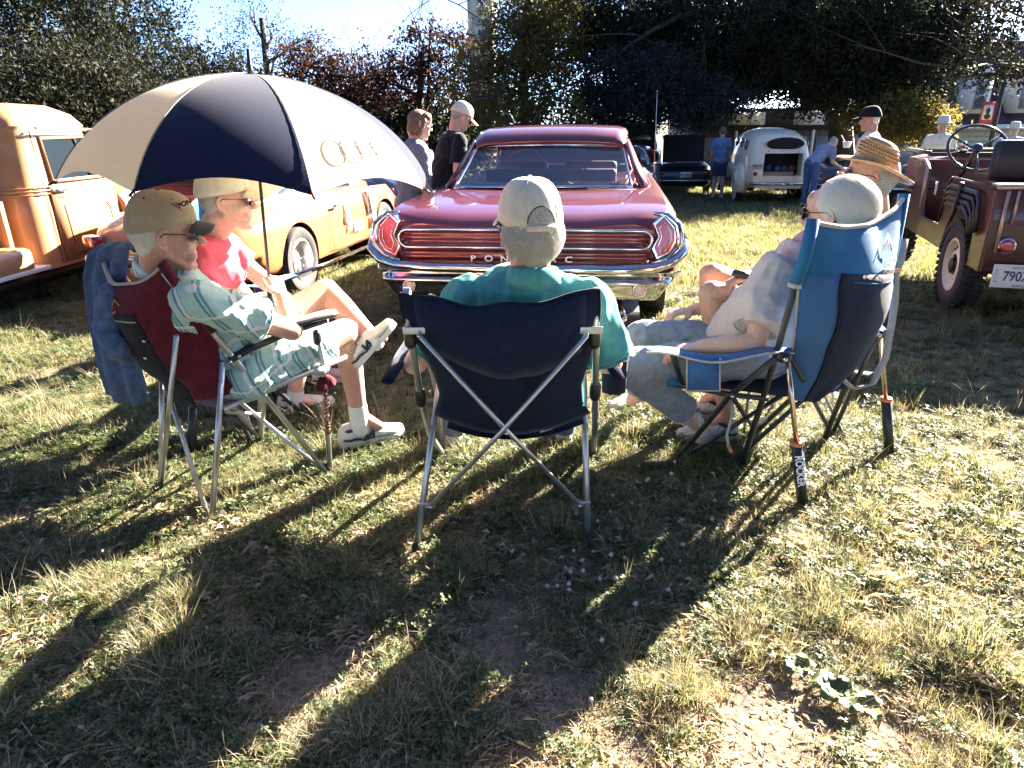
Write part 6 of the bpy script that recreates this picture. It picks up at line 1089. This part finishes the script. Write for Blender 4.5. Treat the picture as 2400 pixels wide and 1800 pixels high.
mb = MB(); mb.tube([capback(-.006 + .041 * c, .022 + .043 * s) for c, s in arc_], .0018, 5); part('opening_edge', mb, brimg, PC, world=True); mb = MB(); mb.grid([[capback(x, z) + (capback(x, z) - P_(0, 0, .0)).normalized() * .003 for x in np.linspace(-.05, .045, 12)] for z in (.002, .018)]); part('cap_strap', mb, fabric('cap_beige', (.72, .63, .51)), PC, world=True, solid=.002)
strands('hair_strands', P_(0, -.016, .012), m, (.099, .120, .112), PC, white_hair, 260, .03, .001, lambda d: abs(d.x - (-.04)) < .33 and d.y < -.6 and .28 < d.z < .55, lambda d: (1, 0, -.1), 8, lift=.2, jit=.3)
glasses(PC, P_, m)

# D: white haired man
J = dict(c=at(1962, 505, 2.80), f=V((-.68, .73, -.05)), u=V((-.02, .08, 1)), neck=V((1.24, 2.84, .955)), pel=V((1.10, 2.86, .50)), shN=V((1.42, 3.08, .87)), shF=V((1.06, 2.72, .87)), elbF=at(1770, 805, 2.55), wrF=at(1640, 812, 2.60), elbN=V((1.05, 3.1, .66)), wrN=V((.85, 3.1, .62)),
         kneF=at(1478, 862, 2.72), ankF=at(1610, 968, 2.90), toeF=az_(1655, 1030, .05), kneN=V((.60, 3.0, .52)), ankN=at(1500, 925, 3.15), toeN=az_(1450, 950, .05), hipF=V((1.02, 2.78, .50)), hipN=V((1.10, 2.94, .50)))
PD = thing('person', 'white haired man in grey shirt and jeans leaning back in the blue chair', 'person', (1.1, 2.7, 0), 0, 'men sitting in camp chairs')
P_, m, u, l, f = figure(PD, J, skin, 1.22, .0066, belly=1.15, hands=dict(F=(V((-.9, .25, -.15)), V((0, 0, -1)), V((-.1, .9, 0)), dict(curl=.35)), N=(V((-.9, -.2, 0)), V((0, 0, -1)), V((-.1, -.9, 0)), dict(curl=.35))))
greyt = fabric('tshirt_grey', (.50, .43, .40), .05, .5, 300); T_, *_ = torso(J['neck'], J['pel'], J['shN'], J['shF'], g=.018, belly=1.15); blob('tshirt', T_ + sleeve(J, 'N', .75) + sleeve(J, 'F', .80, .082, .096) + [('c', J['shF'], .085, V((1.02, 2.76, .66)), .12), ('c', mid(J['shF'], J['elbF'], .45), .075, V((1.0, 2.80, .62)), .11), ('c', V((1.05, 2.8, .7)), .13, V((.98, 2.86, .58)), .12)], greyt, PD, .0085, 3, .019, 8, stretch=(1, 1, .6), cut=[(P_(0, -.02, -.128), u)])
hem(PD, J['shF'], J['elbF'], .80, .096, greyt); hem(PD, J['kneF'], J['ankF'], .93, .068, greyt)
jean = fabric('jeans_blue', (.24, .26, .31), .12, .6, 260); blob('jeans', [('c', J['hipF'], .105, J['kneF'], .085), ('c', J['hipN'], .105, J['kneN'], .085), ('e', J['pel'], (.17, .16, .12)), ('c', J['kneF'], .085, mid(J['kneF'], J['ankF'], .3), .082), ('f', mid(J['kneF'], J['ankF'], .3), .080, mid(J['kneF'], J['ankF'], .93), .068), ('f', J['kneN'], .082, mid(J['kneN'], J['ankN'], .9), .066)], jean, PD, .008, 3, .009, 9)
shoe(PD, az_(1608, 985, 0.01), az_(1655, 1045, 0.01), V((0, 0, 1)), .29, shoe_g, sole_w, shoe_d, None); shoe(PD, az_(1520, 940, .0), az_(1440, 965, .0), V((0, 0, 1)), .29, shoe_g, sole_w, shoe_d, None)
blob('hair', [('e', P_(0, -.022, .040), (.091, .114, .100), m), ('e', P_(0, -.060, .0), (.083, .074, .084), m), ('e', P_(0, -.062, -.03), (.072, .056, .060), m)], white_hair, PD, .0055, 3, .003, 26)
strands('hair_strands', P_(0, -.016, .028), m, (.097, .126, .116), PD, white_hair, 9000, .085, .0012, lambda d: (d.y < .60 - .5 * max(0, -d.z)) and d.z > -.75 and not (d.z < .05 and d.y > -.12), lambda d: (.15 * d.x, -.9, -.8 - .3 * d.z), 6, lift=.06, jit=.13)
glasses(PD, P_, m)

# E: straw hat
J = dict(c=at(2040, 416, 3.12), f=V((-.90, .36, .10)), u=V((.10, -.05, 1)), neck=V((1.70, 3.25, 1.05)), pel=V((1.36, 3.32, .54)), shN=V((1.72, 3.44, .97)), shF=V((1.58, 3.06, .97)), elbF=at(1850, 660, 3.0), wrF=at(1770, 655, 2.98), elbN=V((1.5, 3.55, .72)), wrN=at(1775, 640, 3.2),
         kneF=at(1668, 688, 2.98), ankF=V((1.02, 2.98, .14)), toeF=V((.88, 3.02, .05)), kneN=at(1668, 645, 3.18), ankN=V((1.05, 3.25, .14)), toeN=V((.92, 3.3, .05)), hipF=V((1.42, 3.15, .53)), hipN=V((1.5, 3.38, .53)))
PE = thing('person', 'man with woven straw hat and sunglasses, behind the white haired man', 'person', (1.5, 3.26, 0), 0, 'men sitting in camp chairs')
P_, m, u, l, f = figure(PE, J, skin3, 1.0, .0068, hands=dict(F=(V((-.9, .1, .0)), V((0, 0, -1)), V((0, .9, 0)), dict(curl=.4)), N=(V((-.9, -.1, 0)), V((0, 0, -1)), V((0, -.9, 0)), dict(curl=.4))))
T_, *_ = torso(J['neck'], J['pel'], J['shN'], J['shF'], g=.016); blob('shirt', T_ + sleeve(J, 'N', .8) + sleeve(J, 'F', .8), plaid('plaid_grey', (.22, .24, .32), (.5, .5, .55), (.05, .06, .1), 30), PE, .008, 3, .010, 9, cut=[(P_(0, -.01, -.122), u)])
blob('shorts', [('c', J['hipF'], .10, mid(J['hipF'], J['kneF'], .55), .085), ('c', J['hipN'], .10, mid(J['hipN'], J['kneN'], .55), .085), ('e', J['pel'], (.16, .15, .12))], fabric('shorts_khaki', (.4, .34, .25)), PE, .008, 3, .008, 12)
for k in 'NF': shoe(PE, V(J['ank' + k]) + V((.06, 0, -.13)), V(J['toe' + k]) + V((-.08, 0, -.05)), V((0, 0, 1)), .28, shoe_g, sole_w, shoe_d, None)
blob('hair', [('e', P_(0, -.026, .015), (.080, .090, .078), m), ('e', P_(0, -.052, -.034), (.060, .044, .05), m)], grey_hair, PE, .006, 2, .003, 40)
straw = M('straw_weave', (.42, .25, .12), .7, col2=(.62, .42, .24), vs=90, bump=.8, bs=170, trans=.12)
mb = MB(); rows = []; Hq = lambda a, b, d: P_(a * .84, b * .84, d * .92 + b * .26 + .014)
for r_, z in ((.001, .158), (.04, .160), (.066, .152), (.080, .130), (.088, .100), (.093, .068), (.094, .060), (.11, .052), (.135, .042), (.160, .036), (.175, .040)):
    rows.append([Hq(r_ * .95 * math.cos(a), -.010 + r_ * 1.10 * math.sin(a), z + (.02 * (r_ / .175) ** 3) * (math.cos(a) ** 2) - (.03 * (r_ / .175) ** 2 * max(0, math.sin(a)))) for a in np.linspace(0, 6.283, 48, endpoint=False)])
mb.grid(rows, cv=True); ht = part('straw_hat', mb, straw, PE, world=True, solid=.004)
for ri in range(6):
    z = .070 + .014 * ri; rr_ = .0945 - .0012 * ri ** 1.6; mb = MB(); mb.tube([Hq((rr_ + (.0015 if (j + ri) % 2 else -.0005)) * .95 * math.cos(a), -.010 + (rr_ + (.0015 if (j + ri) % 2 else -.0005)) * 1.10 * math.sin(a), z) for j, a in enumerate(np.linspace(0, 6.283, 96, endpoint=False))], .0026, 5, closed=True); part('plait', mb, straw, ht)
mb = MB(); mb.tube([Hq(.175 * .95 * math.cos(a), -.010 + .175 * 1.10 * math.sin(a), .040 + .02 * math.cos(a) ** 2 - .03 * max(0, math.sin(a))) for a in np.linspace(0, 6.283, 48, endpoint=False)], .004, 6, closed=True); part('brim_edge', mb, straw, ht)
holes = M('straw_gap', (.05, .035, .03), .9); mb = MB()
for ri in range(3):
    for j in range(44):
        a = j * 6.283 / 44 + ri * .07; z = .086 + .016 * ri; rr_ = .0950 - .0016 * ri; c_ = Hq(rr_ * .95 * math.cos(a), -.010 + rr_ * 1.10 * math.sin(a), z); mb.ell(c_, (.0022, .0022, .0045), None, 6, 4)
o = part('woven_gaps', mb, holes, ht); o['kind'] = 'stuff'
glasses(PE, P_, m, w=.034, h=.024)
ph = thing('wallet', 'black wallet lying on the bare knee of the straw hatted man', 'wallet', at(1745, 648, 3.0)); mb = MB(); mb.box(at(1745, 648, 3.0), (.10, .07, .03), Matrix.Rotation(.5, 3, 'Z') @ Matrix.Rotation(.4, 3, 'Y')); part('cover', mb, M('black_leather', (.01, .011, .016), .35, bump=.3, bs=80), ph, world=True, bevel=.006)

# ------------------------------------------------------------------ standing people
def stand(label, base, h, face, sk, top, bot, hairm, lean=0.0, arms=((.12, .30, 0), (.12, .30, 0)), shorts=False, hat=None, hatm=None, group='people strolling among the cars', vox=.011, gl=False, headdown=0.0, longhair=False, bend=0.0, shoec=None):
    s = h / 1.75; b = V(base); t = thing('person', label, 'person', b, 0, group); F = V((math.sin(face), math.cos(face), 0)); Rr = V((math.cos(face), -math.sin(face), 0)); Z_ = V((0, 0, 1)); X = lambda r, f, z: b + Rr * (r * s) + F * (f * s) + Z_ * (z * s)
    lf = math.sin(lean); lc = math.cos(lean); tz = lambda r, f, z: X(r, f * lc + (z - .95) * lf, .95 + (z - .95) * lc - f * lf)
    hf = (F * math.cos(lean + headdown) - Z_ * math.sin(lean + headdown)); hu = (Z_ * math.cos(lean + headdown) + F * math.sin(lean + headdown))
    J = dict(c=tz(0, .03, 1.63), f=hf, u=hu, neck=tz(0, 0, 1.47), pel=X(0, 0, .93), shN=tz(.185, 0, 1.40), shF=tz(-.185, 0, 1.40), kneN=X(.10, .02, .50), kneF=X(-.10, .02, .50), ankN=X(.11, 0, .09), ankF=X(-.11, 0, .09), toeN=X(.12, .17, .03), toeF=X(-.12, .17, .03), hipN=X(.09, 0, .90), hipF=X(-.09, 0, .90))
    for k, sg, a in (('N', 1, arms[0]), ('F', -1, arms[1])):
        J['elb' + k] = tz(sg * (.22 + a[2] * .1), .28 * math.sin(a[0]), 1.40 - .28 * math.cos(a[0])); J['wr' + k] = J['elb' + k] + (F * math.sin(a[0] + a[1]) - Z_ * math.cos(a[0] + a[1]) - Rr * sg * a[2]).normalized() * .25 * s
    hd_ = {k: ((V(J['wr' + k]) - V(J['elb' + k])), -Rr * (1 if k == 'N' else -1), F, dict(curl=.4)) for k in 'NF'}
    P_, m, u, l, f = figure(t, J, sk, s * 1.03, vox, hands=hd_); T_, *_ = torso(J['neck'], J['pel'], J['shN'], J['shF'], g=.02); blob('shirt', T_ + sleeve(J, 'N', .75) + sleeve(J, 'F', .75), top, t, vox, 3, .010, 9, cut=[(P_(0, -.01, -.13), u)])
    lg = []
    for k in 'NF': lg += [('c', J['hip' + k], .105, J['kne' + k], .078)] if not shorts else [('f', J['hip' + k], .11, mid(J['hip' + k], J['kne' + k], .85), .095), ('e', J['hip' + k], (.1, .1, .1))]; lg += [] if shorts else [('f', J['kne' + k], .078, V(J['ank' + k]) + V((0, 0, -.03)), .065)]
    blob('trousers' if not shorts else 'shorts', lg + [('e', J['pel'], (.16, .14, .12))], bot, t, vox, 3, .008, 10)
    for k in 'NF': mb = MB(); q = V(J['ank' + k]); mb.ell(q + F * .06 * s + V((0, 0, -.045)), (.05, .05, .05)); mb.rcone(q + F * -.02 + V((0, 0, -.05)), .045, q + F * .15 * s + V((0, 0, -.055)), .038); part('shoe', mb, shoec or shoe_g, t, world=True)
    S = [('e', P_(0, -.024, .030), (.082 * s, .094 * s, .088 * s), m)]
    if longhair: S += [('e', P_(0, -.04, -.03), (.088 * s, .07 * s, .10 * s), m), ('c', P_(.07, .01, .03), .025, P_(.07, -.01, -.09), .022), ('c', P_(-.07, .01, .03), .025, P_(-.07, -.01, -.09), .022), ('e', P_(0, .03, .07), (.07, .06, .04), m)]
    else: S += [('e', P_(0, -.05, -.03), (.06 * s, .045 * s, .05 * s), m)]
    blob('hair', S, hairm, t, vox * .7, 2, .003, 30)
    if hat == 'cap': cap(t, lambda a, b_, d: P_(a * 1.05, b_ * 1.03, d * 1.04), m, 1.0, hatm[0], hatm[1], badge='none')
    if hat == 'bucket':
        mb = MB(); mb.grid([[P_(r_ * math.cos(a), -.01 + r_ * 1.12 * math.sin(a), z) for a in np.linspace(0, 6.283, 28, endpoint=False)] for r_, z in ((.001, .15), (.06, .148), (.08, .135), (.092, .06), (.12, .035), (.145, .025))], cv=True); part('sun_hat', mb, hatm[0], t, world=True, solid=.004)
    if gl: glasses(t, P_, m, dark=gl == 'dark')
    else: eyes(t, P_, m)
    return t, P_
navy_t = fabric('tee_black', (.008, .010, .016)); gw = lambda x, y: V((x, y, gz(x, y)))
t, P_ = stand('woman in a grey t-shirt with bobbed hair and glasses beside the maroon car', gw(-.82, 5.95), 1.60, R(68), skin, fabric('tee_greyblue', (.20, .21, .26)), fabric('trousers_khaki', (.35, .28, .24)), M('hair_auburn', (.16, .085, .055), .5, var=.3, vs=90, bump=.5, bs=150), lean=.12, arms=((.1, .5, 0), (.1, .5, 0)), vox=.009, gl=True, headdown=.12, longhair=True)
t, P_ = stand('man in a black t-shirt and white cap leaning to look inside the maroon car', gw(-.68, 7.1), 1.76, R(62), skin, navy_t, fabric('trousers_dark', (.05, .06, .09)), grey_hair, lean=.32, arms=((.1, .3, 0), (.1, .3, 0)), hat='cap', hatm=(fabric('cap_white', (.66, .62, .52)), fabric('cap_white', (.66, .62, .52))), vox=.009, gl='dark', headdown=.25)
t, P_ = stand('man in blue jeans bending over the open boot of the ivory sedan', gw(6.75, 15.9), 1.78, R(62), skin, fabric('shirt_slate', (.22, .25, .38)), fabric('jeans_mid', (.06, .12, .24)), grey_hair, lean=.95, arms=((.9, .3, 0), (.9, .3, 0)), vox=.012)
t, P_ = stand('man in a white shirt and dark cap holding a food carton', gw(4.12, 8.2), 1.68, R(-62), skin2, fabric('shirt_white', (.72, .66, .58)), fabric('trousers_dark', (.05, .06, .09)), white_hair, lean=.04, arms=((-.15, 1.35, .1), (-.1, 1.2, .1)), hat='cap', hatm=(navy_t, navy_t), vox=.010, headdown=.12)
bxp = at(1985, 338, 8.45); cu = thing('food_carton', 'white food carton with a spoon in the hand of the white shirted man', 'food carton', bxp); mb = MB(); mb.lathe([(.035, -.04), (.05, .03), (.046, .03), (.032, -.035)], bxp, (0, 0, 1), 16, caps=True); part('carton', mb, M('paper_white', (.75, .72, .68), .7), cu, world=True); mb = MB(); mb.tube([bxp + V((-.01, 0, .0)), bxp + V((-.08, 0, .10))], .006, 6); part('spoon', mb, M('paper_white', (.75, .72, .68), .7), cu, world=True)
stand('man in blue shirt and dark shorts standing by the dark roadster', gw(5.55, 18.8), 1.80, R(5), skin2, fabric('shirt_blue', (.12, .20, .36)), fabric('shorts_navy', (.03, .05, .1)), M('hair_brown', (.12, .07, .05), .6), shorts=True, vox=.014)
stand('man in a white printed t-shirt and sun hat beyond the steering wheel, turned away', gw(7.35, 12.3), 1.72, R(15), skin2, fabric('shirt_white', (.72, .66, .58)), fabric('trousers_dark', (.05, .06, .09)), grey_hair, hat='bucket', hatm=(fabric('hat_cream', (.65, .6, .48)),), vox=.013)
stand('man in pale blue shirt and sun hat seen through the steering wheel', gw(9.9, 14.2), 1.66, R(20), skin2, fabric('shirt_pale_blue', (.45, .47, .58)), fabric('trousers_dark', (.05, .06, .09)), grey_hair, hat='bucket', hatm=(fabric('hat_cream', (.65, .6, .48)),), vox=.013)
stand('person in white top with dark hair stooping behind the bending man', gw(7.9, 15.6), 1.62, R(-40), skin3, fabric('shirt_white', (.72, .66, .58)), fabric('trousers_dark', (.05, .06, .09)), M('hair_black', (.015, .012, .01), .6), lean=.5, vox=.014)
stand('distant person in dark clothes standing between the far parked cars', gw(4.1, 24), 1.70, R(170), skin2, navy_t, fabric('trousers_dark', (.05, .06, .09)), M('hair_black', (.015, .012, .01), .6), vox=.018)
